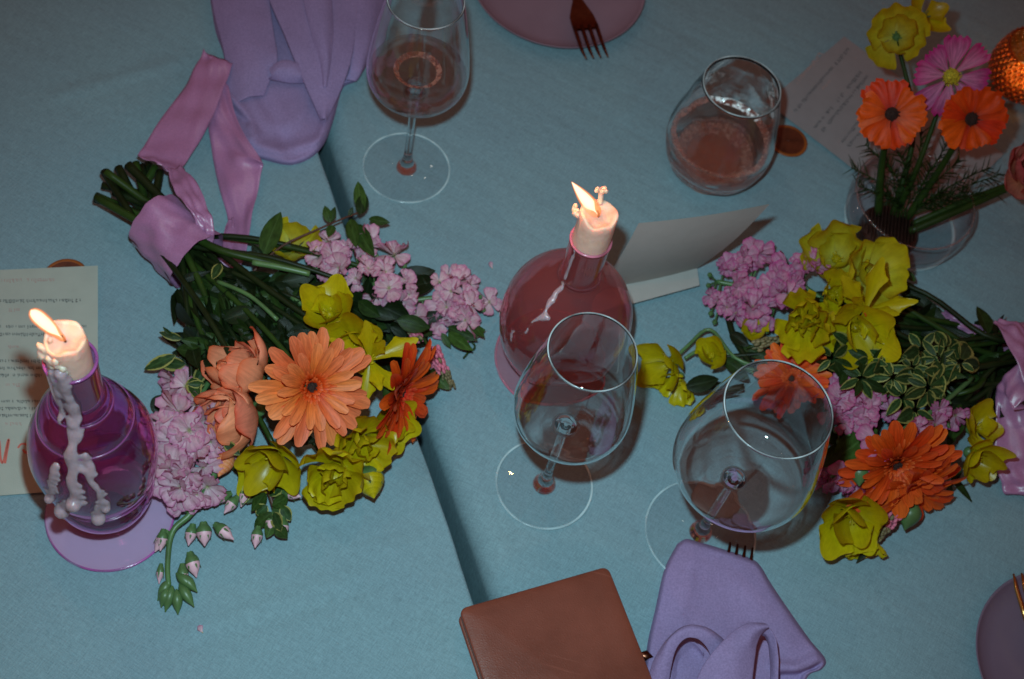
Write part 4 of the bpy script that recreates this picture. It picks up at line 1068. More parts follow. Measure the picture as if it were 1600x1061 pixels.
napkin('lilac napkin folded with a looped knot, beside the leather notebook',
       [(1058, 850), (1072, 842), (1090, 846), (1130, 858), (1172, 872), (1188, 884), (1205, 912), (1236, 958), (1266, 1000), (1290, 1030), (1284, 1046), (1262, 1058), (1255, 1100), (1230, 1150), (1080, 1150), (1000, 1100), (1006, 1050), (1012, 1002), (1024, 950), (1038, 890)],
       (1120, 1000), 0.008,
       [([(1212, 1052), (1250, 1050), (1284, 1036), (1270, 1054), (1250, 1066), (1214, 1072)], -0.008, 4.0)],
       [([(1080, 880), (1060, 960)], 0.003, 22), ([(1210, 1040), (1245, 1042), (1275, 1028)], 0.004, 9), ([(1150, 900), (1230, 1000)], 0.0025, 25), ([(1120, 1100), (1130, 1010), (1165, 985)], 0.003, 10)])

nk = [o for o in COL.objects if o.name.startswith('napkin') and o.type == 'MESH' and 'label' in o][-1]
def cloth_band(outer, inner, name, belly, th=0.0012, n=9, across=16, owner=None):
    A_ = cat_rom([at(*q) for q in outer], n); B_ = cat_rom([at(*q) for q in inner], n); rows = []
    for i, (a, b) in enumerate(zip(A_, B_)):
        t = A_[min(i + 1, len(A_) - 1)] - A_[max(i - 1, 0)]; nn = (b - a).cross(t).normalized()
        if nn.z < 0: nn = -nn
        row = []
        for j in range(across + 1):
            f = j / across; q = a.lerp(b, f) + nn * (belly * math.sin(math.pi * f) + 0.0008 * noise.noise(Vector((f * 3, i * .13, outer[0][0])))); row.append(q)
        rows.append(row)
    mb = MB(); mb.grid(rows); o = part(name, mb, [M['lilac']], owner or nk)
    md = o.modifiers.new('thickness', 'SOLIDIFY'); md.thickness = th; md.offset = -1
    md = o.modifiers.new('round', 'SUBSURF'); md.levels = md.render_levels = 1
    return o
cloth_band([(1006, 1110, .008), (1012, 1062, .014), (1022, 1028, .022), (1042, 998, .030), (1068, 978, .036), (1098, 978, .037), (1124, 992, .034), (1140, 1010, .028)],
           [(1046, 1120, .006), (1046, 1075, .016), (1050, 1040, .026), (1058, 1013, .034), (1072, 998, .039), (1090, 999, .040), (1104, 1012, .036), (1112, 1030, .03)], 'loop', .005)
cloth_band([(1046, 1112, .004), (1047, 1066, .010), (1052, 1030, .012), (1064, 1006, .013), (1082, 1002, .014), (1098, 1020, .014)],
           [(1090, 1112, .003), (1088, 1080, .006), (1086, 1056, .007), (1084, 1040, .008), (1086, 1034, .008), (1094, 1040, .008)], 'loop_inside', -.003)
cloth_band([(1064, 1120, .030), (1080, 1080, .037), (1096, 1044, .042), (1116, 1015, .046), (1142, 989, .049), (1168, 973, .050), (1194, 973, .048)],
           [(1168, 1130, .034), (1174, 1085, .038), (1178, 1050, .041), (1181, 1024, .043), (1184, 1006, .045), (1190, 992, .046), (1198, 984, .046)], 'loop', .006)
cloth_band([(1190, 975, .047), (1204, 984, .046), (1213, 1004, .042), (1216, 1035, .034), (1215, 1075, .024), (1212, 1120, .012)],
           [(1189, 992, .040), (1195, 996, .034), (1200, 1010, .028), (1203, 1036, .022), (1203, 1075, .015), (1202, 1120, .008)], 'loop_fold', .002)
cloth_band([(322, -60, .010), (334, 20, .012), (345, 62, .013), (352, 96, .012), (352, 128, .010), (362, 168, .007)],
           [(418, -60, .022), (424, 20, .023), (430, 62, .023), (434, 92, .022), (428, 112, .018), (412, 150, .009)], 'drape', .006, owner=napA)
cloth_band([(420, 108, .024), (432, 97, .027), (448, 93, .028), (466, 99, .027), (482, 116, .022)],
           [(418, 124, .016), (432, 127, .017), (448, 130, .017), (464, 131, .016), (484, 130, .014)], 'rolled_fold', .006, owner=napA)
cloth_band([(404, -60, .026), (420, 0, .027), (444, 56, .027), (464, 104, .025), (484, 150, .021), (503, 188, .015)],
           [(566, -60, .024), (562, 0, .025), (556, 50, .025), (548, 98, .023), (530, 146, .019), (507, 191, .014)], 'flap', .004, th=.0016, owner=napA)
cloth_band([(462, -60, .032), (474, 0, .033), (486, 50, .031), (498, 98, .027), (506, 140, .022)],
           [(514, -60, .030), (518, 0, .031), (520, 50, .030), (518, 98, .027), (510, 142, .022)], 'pleat', .005, owner=napA)
cloth_band([(540, -60, .026), (546, 20, .026), (548, 70, .024), (546, 108, .018), (540, 124, .012)],
           [(606, -60, .010), (598, 10, .011), (584, 62, .011), (570, 102, .010), (556, 124, .007)], 'drape', .005, owner=napA)
# ================================================================== BOUQUET ON THE LEFT
bq = thing('bouquet', at(400, 480), 'hand-tied bouquet with peach gerbera, its ribbon tails running up to the lilac napkin', 'bouquet', 'hand-tied bouquets lying on the tables')
# stems: cut ends upper left, gathered in the ribbon, fanning out to the flowers
heads = [(490, 600, .06), (620, 600, .05), (385, 600, .055), (378, 640, .04), (520, 490, .05), (578, 560, .055), (430, 700, .035), (520, 730, .03), (500, 395, .03), (640, 440, .03), (300, 600, .03), (320, 560, .03),
         (455, 390, .018), (430, 560, .05), (560, 640, .04), (350, 560, .03), (470, 470, .05), (540, 440, .045)]
ends = [(150, 306), (148, 312), (163, 268), (172, 272), (185, 262), (200, 258), (212, 254), (222, 258), (232, 256), (243, 260), (250, 268), (178, 300), (196, 290), (222, 280), (160, 290), (205, 310), (238, 290), (182, 285)]
for i, (hd, en) in enumerate(zip(heads, ends)):
    k = i / (len(heads) - 1); r = random.Random(i)
    mid = (243 + r.uniform(0, 62), 345 + r.uniform(0, 56)); mid = (250 + 50 * r.random(), 398 - 50 * r.random())
    hm = 0.018 + 0.03 * r.random(); he = 0.012 + 0.035 * r.random()
    stemp(bq, [(en[0], en[1], he), (mid[0] - 36, mid[1] - 40, (he + hm) / 2), (mid[0], mid[1], hm), ((mid[0] + hd[0]) / 2 + r.uniform(-12, 12), (mid[1] + hd[1]) / 2 + r.uniform(-12, 12), (hm + hd[2]) / 2 + 0.008), hd],
          r.uniform(0.0028, 0.0044), ('stem', 'stem_dark', 'stem_dark')[i % 3], r1=0.002)
stemp(bq, [(165, 268, .05), (250, 330, .036), (330, 385, .052), (420, 410, .05), (475, 425, .048)], 0.0034, 'stem')
stemp(bq, [(150, 308, .04), (215, 345, .042), (262, 372, .034)], 0.0036, 'stem')
stemp(bq, [(395, 410, .056), (440, 418, .057), (484, 428, .055)], 0.0026, 'stem_pale')
stemp(bq, [(340, 440, .052), (390, 462, .058), (434, 500, .056)], 0.0018, 'stem_pale')
stemp(bq, [(455, 465, .05), (490, 485, .05)], 0.002, 'stem_pale')
# the bundle wrap: a band of satin round the stems
ax0, ax1 = at(240, 346, 0.030), at(308, 408, 0.030)
axd = (ax1 - ax0).normalized(); px_ = Vector((0, 0, 1)); py_ = axd.cross(px_).normalized()
mb = MB(); rows = []
for i in range(15):
    t = i / 14; c = ax0.lerp(ax1, t); row = []
    for j in range(49):
        a = 2 * math.pi * j / 48
        k = 1 + 0.035 * math.sin(5 * a + t * 7) + 0.02 * math.sin(11 * a - t * 9) + 0.05 * noise.noise(Vector((a * 1.3, t * 5, 2))) - 0.05 * math.sin(math.pi * t) ** 2
        slope = 0.005 * math.sin(a)                                   # the two rims run aslant
        row.append(c + axd * slope * (1 if t > 0.5 else 0.4) + py_ * (0.0255 + 0.003 * t) * k * math.cos(a) + px_ * 0.0335 * k * math.sin(a))
    rows.append(row)
mb.grid(rows); part('ribbon_wrap', mb, M['satin'], bq)
ribbon(bq, [(262, 262, .050, 288, 262, .046), (268, 285, .062, 310, 288, .060), (284, 314, .068, 326, 328, .064), (302, 338, .066, 335, 360, .060), (310, 360, .056, 330, 382, .050)], 'ribbon_loop')
ribbon(bq, [(318, 76, .016, 364, 98, .018), (298, 118, .014, 352, 130, .020), (262, 172, .022, 328, 192, .020), (226, 226, .034, 296, 246, .024), (216, 244, .042, 280, 268, .036), (246, 258, .050, 284, 270, .046)], notch=0.012)
ribbon(bq, [(334, 130, .016, 356, 128, .012), (326, 165, .010, 372, 190, .016), (328, 205, .006, 408, 250, .022), (336, 270, .003, 409, 262, .016), (356, 345, .004, 396, 330, .010), (344, 385, .010, 384, 398, .014), (326, 400, .022, 366, 420, .02)])
ribbon(bq, [(356, 346, .004, 366, 338, .006), (346, 372, .012, 366, 376, .004), (340, 396, .020, 372, 408, .008)], 'ribbon_tail')

gerbera(bq, 'gerb_peach', at(486, 604, .092), N(0.48, 0.16, 0.86), 0.0435, 0.4, 'peach_gerbera')
gerbera(bq, 'gerb_orange', at(624, 612, .062), N(0.86, 0.34, 0.34), 0.0420, 1.0, 'orange_gerbera')
globe_flower(bq, 'peach', at(402, 596, .046), N(-0.72, -0.42, 0.55), 1.35, 0.3, 'peach_ranunculus', 2)
globe_flower(bq, 'peach', at(396, 642, .040), N(-0.75, 0.30, 0.58), 1.4, 1.3, 'peach_ranunculus', 3)
cupflower(bq, 'yellow', at(516, 494, .062), N(-0.1, -0.35, 0.9), 1.1, seed=1)
cupflower(bq, 'yellow_spoon', at(578, 562, .080), N(0.15, -0.1, 1), 1.0, ((5, 0.0, 1.0), (3, 0.3, 0.85)), 0.5, seed=2, jit=0.3)
cupflower(bq, 'yellow', at(556, 530, .066), N(-0.2, 0.2, 1), 1.05, seed=3)
cupflower(bq, 'yellow', at(432, 708, .044), N(-0.25, 0.6, 0.75), 1.25, ((5, 0.0, 1.15), (4, 0.5, 0.9)), 0.2, seed=4)
cupflower(bq, 'yellow_ruf', at(518, 728, .040), N(0.1, 0.5, 0.85), 1.2, ((5, 0.0, 1.1), (4, 0.45, 0.85), (3, .8, .6)), 0.9, seed=5)
cupflower(bq, 'yellow_ruf', at(560, 685, .046), N(0.3, 0.3, 0.9), 1.05, seed=6)
cupflower(bq, 'yellow', at(606, 660, .036), N(0.5, 0.3, 0.85), 1.0, seed=7)
cupflower(bq, 'yellow_pale', at(458, 392, .014), N(0.1, -0.5, 0.85), 0.92, ((5, 0.1, 1.0),), seed=8)
bud(bq, at(572, 728, .03), N(0.25, 0.75, 0.55), 0.030, 0.024, ('stem_pale', 'yellow'), 'yellow_bud')
bud(bq, at(358, 704, .024), N(-0.2, 0.7, 0.5), 0.024, 0.016, ('peach',), 'peach_bud')

stock(bq, 'stock', [(498, 402, .03), (512, 378, .026), (520, 400, .038), (530, 418, .042), (540, 388, .03), (548, 372, .02), (512, 425, .036), (545, 410, .044), (556, 435, .042), (565, 400, .036), (560, 455, .034), (575, 420, .044), (585, 445, .04),
      (590, 398, .03), (602, 425, .04), (608, 450, .036), (616, 400, .026), (530, 445, .034), (632, 410, .024), (632, 436, .034), (640, 460, .03), (622, 474, .024), (600, 470, .028), (655, 455, .026), (572, 385, .024), (588, 465, .03)], (0, -0.1, 1), 11, 0.98, [(440, 430, .03), (560, 415, .028), (660, 450, .016)])
stock(bq, 'stock', [(686, 440, .026), (700, 430, .022), (705, 455, .032), (716, 440, .026), (690, 462, .026), (724, 462, .03), (735, 446, .022), (738, 478, .026), (752, 462, .022), (712, 486, .026), (756, 486, .018), (728, 500, .022), (765, 472, .014), (698, 480, .022), (662, 482, .02), (650, 496, .018), (690, 504, .014)], (0.1, 0, 1), 12, 0.88, [(640, 470, .02), (700, 465, .022), (762, 478, .01)])
stock(bq, 'stock', [(268, 622, .030), (290, 604, .028), (280, 645, .040), (305, 632, .038), (322, 655, .036), (262, 664, .034), (296, 672, .044), (270, 690, .036), (330, 690, .034), (308, 700, .040), (282, 600, .02), (340, 708, .026)], (-0.15, 0.1, 1), 13, 1.12, [(330, 590, .025), (300, 650, .028), (305, 720, .022)])
stock(bq, 'stock', [(268, 732, .032), (296, 742, .036), (318, 730, .03), (284, 762, .034), (308, 772, .028), (264, 752, .026), (324, 760, .022), (290, 785, .02)], (-0.1, 0.2, 1), 14, 1.05, [(345, 690, .022), (318, 740, .02), (290, 800, .016)])
stemp(bq, [(345, 700, .020), (335, 740, .020), (300, 800, .016), (270, 830, .012), (262, 880, .009), (264, 915, .008)], 0.0032, 'stem_pale', r1=0.0018)
for (x, y, h, a, b, L, Wd) in [(262, 828, .014, -0.45, 0.85, .022, .015), (256, 826, .016, -0.1, 1, .02, .013), (252, 880, .008, -0.05, 1, .018, .009), (318, 815, .018, 0.1, 0.9, .022, .018), (335, 818, .016, 0.75, 0.55, .024, .015),
                              (302, 818, .014, -0.15, 0.9, .02, .014), (296, 862, .010, 0.3, 0.85, .024, .017), (285, 880, .009, 0.1, 1, .022, .013)]:
    bud(bq, at(x, y, h), N(a, b, 0.25), L * .85, Wd * .66, ('stem_pale', 'bud_pink'), 'stock_bud')
for (x, y, a, b, L) in [(266, 905, -0.5, 0.9, .018), (270, 915, -0.25, 1, .02), (276, 920, 0.1, 1, .019), (280, 912, 0.55, 0.75, .021), (275, 895, 0.8, 0.6, .02), (262, 918, -0.3, 1, .015), (284, 898, 0.7, 0.7, .018)]:
    bud(bq, at(x, y, .008), N(a, b, 0.2), L, 0.0085, ('stem_pale',), 'stock_bud')
# small leafy sprig with buds below the yellow flowers
stemp(bq, [(385, 690, .03), (410, 740, .02), (430, 800, .012)], 0.0018, 'stem_red')
for k, (x0, y0, x1, y1) in enumerate([(390, 735, 372, 762), (400, 740, 380, 785), (405, 755, 432, 738), (415, 770, 392, 800), (420, 775, 446, 752), (425, 790, 452, 775), (425, 795, 455, 800), (428, 800, 440, 832), (425, 800, 400, 822),
                                      (430, 810, 416, 842), (400, 725, 420, 705), (412, 745, 440, 730), (395, 765, 385, 790), (440, 790, 455, 815), (432, 760, 452, 742), (380, 730, 360, 722), (418, 790, 398, 806), (430, 820, 450, 842), (440, 740, 456, 726)]):
    leaf(bq, ('leaf_mid', 'varieg', 'leaf_mid')[k % 3], (x0, y0), (x1, y1), .016 + .003 * (k % 3), .012 + .003 * (k % 4), 0.012)
for (x, y, a, b) in [(372, 775, -0.6, 0.8), (362, 770, -0.9, 0.4), (424, 800, 0, 1), (442, 808, 0.1, 1), (404, 822, -0.1, 1), (442, 768, 0.9, 0.2), (388, 760, -0.3, 1)]:
    bud(bq, at(x, y, .016), N(a, b, 0.4), 0.017, 0.009, ('stem_pale', 'bud_pink'), 'stock_bud')
# pink veronica spike
def veronica(parent, p0, p1, R, n, pink):
    a, b = at(*p0), at(*p1); mb = MB(); d = b - a; L = d.length; fr = frame((0, 0, 0), d).to_3x3(); mb.tube([a - d * 0.3, a, b], [0.0012, 0.0012, 0.0006], 6, 1)
    r = random.Random(int(p0[0]))
    for k in range(n):
        t = k / n; an = k * 2.4; rr_ = R * (1 - 0.65 * t)
        rr_ *= r.uniform(.55, 1.1); q = a + d * t + fr @ Vector((math.cos(an) * rr_ + r.uniform(-.001, .001), math.sin(an) * rr_, r.uniform(-.001, .002)))
        mb.ball(q, 0.0017 * (1.15 - 0.5 * t), 5, 4, 0 if t < pink and r.random() < 0.9 else 2, (1, 1, 1.5), fr)
    return part('veronica_spike', mb, [M['spike'], M['stem'], M['spike_green']], parent)
veronica(bq, (672, 546, .03), (706, 604, .014), 0.0075, 120, 0.6)
veronica(bq, (655, 530, .034), (640, 520, .034), 0.005, 40, 0.9)
# woody branch with small leaves above the stock
stemp(bq, [(395, 425, .03), (440, 385, .034), (500, 357, .036), (545, 338, .034), (568, 330, .032)], 0.0011, 'stem_red', r1=0.0008)
for (x0, y0, x1, y1, key) in [(410, 402, 436, 338, 'leaf_mid'), (412, 404, 392, 380, 'leaf_dark'), (516, 348, 506, 318, 'leaf_mid'), (516, 348, 524, 322, 'leaf'), (566, 332, 560, 288, 'leaf_mid'), (576, 342, 611, 348, 'leaf_mid'), (548, 342, 556, 382, 'leaf_mid'), (520, 352, 512, 374, 'leaf_mid'),
                              (545, 338, 552, 322, 'leaf'), (555, 350, 582, 396, 'leaf_mid'), (572, 380, 578, 362, 'leaf'), (562, 336, 572, 296, 'leaf')]:
    leaf(bq, key, (x0, y0), (x1, y1), .034, .038, None)
# leaves packed among the stems, edges cream here and there
lvs = [(300, 470, 285, 430, 'leaf_dark'), (330, 420, 360, 470, 'leaf'), (360, 420, 395, 450, 'varieg'), (345, 412, 330, 440, 'varieg'), (385, 430, 402, 455, 'varieg'), (420, 440, 455, 425, 'leaf'), (440, 440, 500, 430, 'leaf_dark'), (460, 470, 520, 440, 'leaf_dark'),
       (480, 480, 520, 455, 'leaf_dark'), (500, 470, 440, 450, 'leaf_dark'), (330, 480, 380, 510, 'leaf_dark'), (350, 500, 410, 480, 'leaf_dark'), (300, 480, 330, 540, 'leaf_dark'), (310, 500, 290, 540, 'leaf_dark'), (330, 540, 280, 530, 'leaf'),
       (320, 550, 270, 545, 'leaf'), (290, 570, 240, 565, 'varieg'), (275, 555, 230, 575, 'varieg'), (285, 530, 252, 520, 'varieg'), (270, 525, 256, 512, 'leaf'), (320, 570, 300, 610, 'varieg'), (345, 560, 360, 530, 'varieg'), (300, 590, 310, 630, 'varieg'), (320, 600, 288, 600, 'varieg'),
       (330, 655, 290, 680, 'varieg'), (320, 660, 275, 672, 'leaf_dark'), (350, 690, 380, 715, 'varieg'), (370, 540, 430, 560, 'leaf_dark'), (400, 520, 450, 550, 'leaf_dark'), (380, 500, 440, 520, 'leaf_dark'), (420, 480, 470, 510, 'leaf'), (440, 500, 490, 480, 'leaf_dark'),
       (470, 500, 450, 540, 'leaf_dark'), (330, 450, 300, 420, 'leaf_dark'), (350, 470, 320, 460, 'leaf'), (390, 470, 350, 450, 'leaf_dark'), (420, 460, 390, 480, 'leaf'), (450, 455, 410, 440, 'leaf_dark'), (300, 540, 310, 580, 'leaf_dark'), (350, 580, 300, 565, 'leaf_dark'),
       (640, 470, 600, 490, 'leaf_dark'), (600, 480, 650, 505, 'leaf_dark'), (570, 480, 620, 500, 'leaf_dark'), (620, 500, 680, 515, 'leaf'), (640, 510, 690, 520, 'leaf'), (650, 500, 700, 490, 'leaf_dark'), (560, 470, 600, 500, 'leaf'), (700, 520, 735, 545, 'leaf_mid'), (720, 520, 765, 515, 'leaf_mid'),
       (700, 510, 742, 530, 'leaf'), (735, 505, 755, 525, 'leaf_mid'), (690, 520, 705, 545, 'leaf_mid'), (660, 580, 690, 610, 'leaf_mid'), (665, 600, 650, 612, 'leaf'), (680, 590, 706, 612, 'leaf_mid'), (690, 575, 665, 600, 'leaf'), (650, 540, 670, 520, 'leaf_dark'), (610, 510, 640, 530, 'leaf_dark'),
       (520, 690, 545, 660, 'leaf'), (545, 665, 570, 700, 'stem'), (450, 680, 500, 690, 'leaf_dark'), (640, 640, 648, 656, 'leaf')]
for k, (x0, y0, x1, y1, key) in enumerate(lvs):
    if key == 'stem': continue
    h = .034 + .014 * (k % 4) / 3 if x0 < 640 else .018
    leaf(bq, key, (x0, y0), (x1, y1), h, h + rnd.uniform(-.012, .01), None, rnd.uniform(-.4, .4))
r = random.Random(21)
for k in range(70):                                                   # deep inside the bouquet
    t = r.random(); x = 300 + 240 * t + r.uniform(-30, 30); y = 455 + 90 * t * 0.6 + r.uniform(-55, 65)
    if x > 520 and y > 520: continue
    a = r.uniform(0.2, 1.2); L = r.uniform(35, 70)
    leaf(bq, r.choice(('leaf_dark', 'leaf_dark', 'leaf', 'blade_leaf_dark', 'blade_leaf')), (x, y), (x + L * math.cos(a), y + L * math.sin(a)), r.uniform(.012, .036), r.uniform(.012, .036), None, r.uniform(-.6, .6))
for k in range(150):                                                  # a dense dark underlayer
    t = r.random(); x = 290 + 330 * t + r.uniform(-35, 25); y = 440 + r.random() * (180 - 60 * t) - 20 * t
    if x > 600 and y > 640: continue
    a = r.uniform(-0.3, 2.0); L = r.uniform(38, 75)
    leaf(bq, r.choice(('leaf_dark', 'leaf_dark', 'leaf_dark', 'leaf', 'blade_leaf_dark')), (x, y), (x + L * math.cos(a), y + L * math.sin(a)), r.uniform(.008, .034), r.uniform(.006, .03), r.uniform(.012, .022), r.uniform(-.8, .8))
for k in range(190):
    t = r.random(); x = 300 + 205 * t + r.uniform(-30, 30); y = 425 + 100 * r.random() + 20 * t
    a = r.uniform(-0.4, 1.6); L = r.uniform(30, 60)
    leaf(bq, r.choice(('leaf_dark', 'leaf_dark', 'leaf', 'blade_leaf_dark')), (x, y), (x + L * math.cos(a), y + L * math.sin(a)), r.uniform(.036, .052), r.uniform(.03, .055), r.uniform(.008, .016), r.uniform(-.9, .9))
for k in range(12):
    y = 525 + 20 * r.random(); leaf(bq, 'leaf_dark', (360 - 3 * k, 520 + 5 * k % 30), (300 - 3 * k + r.uniform(-10, 20), 545 + r.uniform(-25, 40)), .02, .016)
stemp(bq, [(285, 430, .02), (300, 500, .024), (316, 545, .02)], 0.0016, 'stem_red')
stemp(bq, [(320, 470, .03), (312, 540, .028), (306, 600, .022)], 0.0028, 'stem')
stemp(bq, [(700, 515, .01), (730, 545, .006), (724, 560, .004)], 0.0009, 'stem')
stemp(bq, [(715, 515, .01), (742, 540, .006), (730, 552, .004)], 0.0009, 'stem')

# ================================================================== BOUQUET ON THE RIGHT
br = thing('bouquet', at(1400, 600), 'bouquet with lilac stock and yellow blooms behind the largest wine glass', 'bouquet', 'hand-tied bouquets lying on the tables')
hr = [(1310, 410, .04), (1350, 440, .05), (1265, 490, .06), (1340, 490, .06), (1150, 450, .03), (1235, 570, .045), (1405, 715, .05), (1340, 790, .025), (1515, 690, .03), (1440, 650, .04), (1480, 620, .04), (1330, 630, .04), (1360, 560, .05), (1300, 600, .045), (1430, 570, .055), (1100, 560, .02)]
for i, hd in enumerate(hr):
    r = random.Random(i + 50); w = (1560 + r.uniform(-6, 10), 545 + r.uniform(-40, 60))
    stemp(br, [(1690 + r.uniform(-20, 20), 520 + r.uniform(-40, 30), .02 + .03 * r.random()), (w[0], w[1], .016 + .035 * r.random()), ((w[0] + hd[0]) / 2 + 10, (w[1] + hd[1]) / 2 + r.uniform(-15, 15), .035 + .02 * r.random()), hd], r.uniform(.0022, .0034), ('stem_dark', 'stem', 'stem_dark')[i % 3], r1=.002)
stemp(br, [(1040, 575, .02), (1075, 540, .02), (1110, 515, .024), (1150, 560, .03), (1210, 580, .03)], .0016, 'stem_pale')
stemp(br, [(1070, 560, .018), (1100, 545, .022), (1140, 555, .026), (1180, 580, .03)], .0016, 'stem_pale')
stemp(br, [(1072, 606, .012), (1110, 604, .014), (1160, 600, .02)], .0032, 'stem_dark')
stemp(br, [(1136, 490, .024), (1148, 530, .026), (1180, 580, .03)], .0028, 'stem_dark')
cupflower(br, 'yellow_pale', at(1306, 406, .046), N(-0.1, -0.2, 0.97), 1.25, ((5, 0.0, 1.0), (4, 0.5, 0.75)), .3, seed=11)
cupflower(br, 'yellow_pale', at(1348, 432, .058), N(0.3, -0.1, 0.95), 1.2, ((5, 0.0, 1.0), (3, 0.5, 0.75)), 1.0, seed=12)
cupflower(br, 'yellow_ruf', at(1300, 462, .058), N(-0.05, -0.1, 1), 0.95, ((4, 0.1, 1.0), (3, .5, .8)), 1.6, seed=20)
cupflower(br, 'yellow_ruf', at(1258, 500, .070), N(-0.2, 0.1, 0.97), 1.2, ((6, 0.1, 1.0), (5, 0.6, 0.8), (4, .9, .6)), .2, seed=13)
cupflower(br, 'yellow_spoon', at(1352, 484, .082), N(0.15, 0.25, 0.95), 1.12, ((6, -0.05, 1.0), (3, 0.3, 0.7)), .15, eye='poppy', seed=14, jit=0.25)
cupflower(br, 'yellow', at(1335, 510, .070), N(0.0, 0.35, 0.95), 1.25, ((5, 0.0, 1.1), (2, .5, .9)), .7, seed=15)
cupflower(br, 'yellow', at(1048, 566, .026), N(-0.7, 0.3, 0.65), 1.05, ((4, 0.0, 1.15), (2, .5, .9)), .4, seed=16)
cupflower(br, 'yellow_ruf', at(1062, 590, .018), N(-0.3, 0.7, 0.6), 0.75, ((4, 0.0, 1.0),), .1, seed=17)
cupflower(br, 'yellow', at(1112, 556, .030), N(-0.3, -0.2, 0.9), 0.85, ((4, 0.3, 1.0), (2, .8, .8)), .9, seed=18)
cupflower(br, 'yellow', at(1175, 520, .022), N(0, -0.2, 0.9), 0.7, ((4, 0.3, 1.0),), .9, seed=19)
cupflower(br, 'yellow', at(1330, 800, .032), N(-0.25, 0.35, 0.9), 1.35, ((5, 0.05, 1.1), (4, 0.55, 0.95)), .1, seed=21)
cupflower(br, 'yellow_ruf', at(1345, 838, .018), N(0.1, 0.85, 0.45), 0.75, ((4, 0.0, 1.0),), .3, seed=22)
cupflower(br, 'yellow', at(1520, 670, .036), N(0.35, -0.3, 0.8), 0.95, ((4, 0.0, 1.1), (2, .4, .9)), .3, seed=23)
cupflower(br, 'yellow', at(1518, 710, .036), N(0.3, 0.5, 0.75), 1.1, ((5, 0.0, 1.0), (3, .5, .9)), .8, seed=24)
gerbera(br, 'gerb_orange', at(1400, 724, .066), N(0.10, 0.55, 0.8), 0.045, .3, 'orange_gerbera')
gerbera(br, 'gerb_orange', at(1425, 762, .040), N(0.35, 0.75, 0.55), 0.040, .9, 'orange_gerbera')
gerbera(br, 'gerb_orange', at(1238, 590, .040), N(-0.25, -0.3, .85), 0.031, .6, 'orange_gerbera')
stock(br, 'stock_deep', [(1108, 428, .03), (1106, 446, .028), (1112, 462, .026), (1134, 414, .032), (1148, 422, .034), (1166, 402, .034), (1180, 396, .032), (1188, 406, .032), (1160, 412, .038), (1122, 470, .03), (1146, 462, .034), (1154, 450, .036), (1164, 470, .034), (1136, 480, .03), (1110, 492, .022),
       (1116, 506, .018), (1184, 492, .034), (1176, 480, .036), (1194, 480, .036), (1150, 490, .026), (1164, 500, .022), (1196, 506, .028), (1204, 460, .036), (1174, 448, .036), (1198, 520, .022)], (-0.1, -0.1, 1), 31, 0.82, [(1240, 470, .03), (1170, 450, .02), (1120, 440, .014)])
stock(br, 'stock_deep', [(1232, 424, .05), (1246, 412, .048), (1258, 420, .05), (1238, 444, .056), (1224, 436, .05), (1218, 458, .046), (1232, 460, .056), (1268, 416, .046), (1212, 446, .042)], (0, -0.1, 1), 32, 0.95, [(1330, 500, .04), (1260, 450, .036), (1230, 430, .034)])
stock(br, 'stock_deep', [(1312, 625, .05), (1306, 645, .046), (1320, 662, .046), (1328, 680, .042), (1306, 676, .04), (1300, 612, .046), (1312, 696, .034), (1360, 622, .056), (1378, 630, .056), (1352, 636, .052), (1372, 648, .05), (1346, 652, .046), (1392, 642, .05)], (-0.05, 0.1, 1), 33, 0.9, [(1450, 590, .04), (1380, 620, .042), (1310, 660, .036)])
stock(br, 'stock_deep', [(1372, 690, .078), (1386, 684, .082), (1402, 690, .08), (1418, 680, .082), (1432, 670, .078), (1444, 684, .07), (1448, 656, .066), (1466, 640, .062), (1480, 652, .06), (1470, 622, .058), (1486, 630, .056), (1492, 648, .05), (1460, 664, .06), (1456, 604, .056), (1474, 606, .054), (1484, 668, .05), (1430, 696, .07)], (0, 0.25, 0.95), 34, 0.92, [(1520, 590, .045), (1460, 640, .055), (1380, 690, .066)])
stock(br, 'stock_deep', [(1318, 742, .044), (1336, 750, .044), (1352, 742, .046), (1330, 730, .046), (1346, 726, .048)], (0.05, 0.75, 0.5), 35, 1.05, [(1360, 690, .054), (1350, 715, .054), (1338, 735, .046)], 0.25)
bud(br, at(1343, 722, .060), N(-0.1, 0.9, 0.35), .02, .016, ('stem_pale',), 'stock_calyx')
stock(br, 'stock_deep', [(1292, 752, .02), (1284, 744, .02)], (-0.3, 0.5, 0.8), 36, 0.7, [(1330, 730, .03), (1290, 750, .02)])
bud(br, at(1428, 782, .03), N(-0.35, 0.9, 0.2), .026, .019, ('stem_pale',), 'green_bud')
stemp(br, [(1452, 742, .05), (1438, 768, .042), (1428, 786, .032)], .0012, 'stem_pale')
veronica(br, (1398, 798, .03), (1352, 862, .012), 0.0075, 130, 0.35)
leaf(br, 'blade_leaf_dark', (1372, 832), (1342, 876), .018, .008, .013)
veronica(br, (1180, 540, .04), (1225, 528, .045), 0.005, 60, 0.0)
rl = random.Random(44)
for k, (x, y) in enumerate([(1385, 560), (1425, 575), (1395, 590), (1440, 545), (1465, 560), (1450, 605), (1410, 620), (1480, 545), (1500, 565), (1430, 640), (1360, 560), (1345, 590), (1320, 570), (1470, 580), (1300, 560), (1330, 540)]):
    n = 5 + k % 3
    for j in range(n):                                                # whorls of cream edged pittosporum leaves
        a = j * 2 * math.pi / n + rl.uniform(-.4, .4) + k; L = rl.uniform(28, 44)
        leaf(br, 'varieg' if k < 10 or j % 2 else 'leaf', (x + 4 * math.cos(a), y + 4 * math.sin(a)), (x + L * math.cos(a), y + L * 0.9 * math.sin(a)), .062 + .005 * (k % 3), .066 + rl.uniform(-.012, .012), None, rl.uniform(-.5, .5))
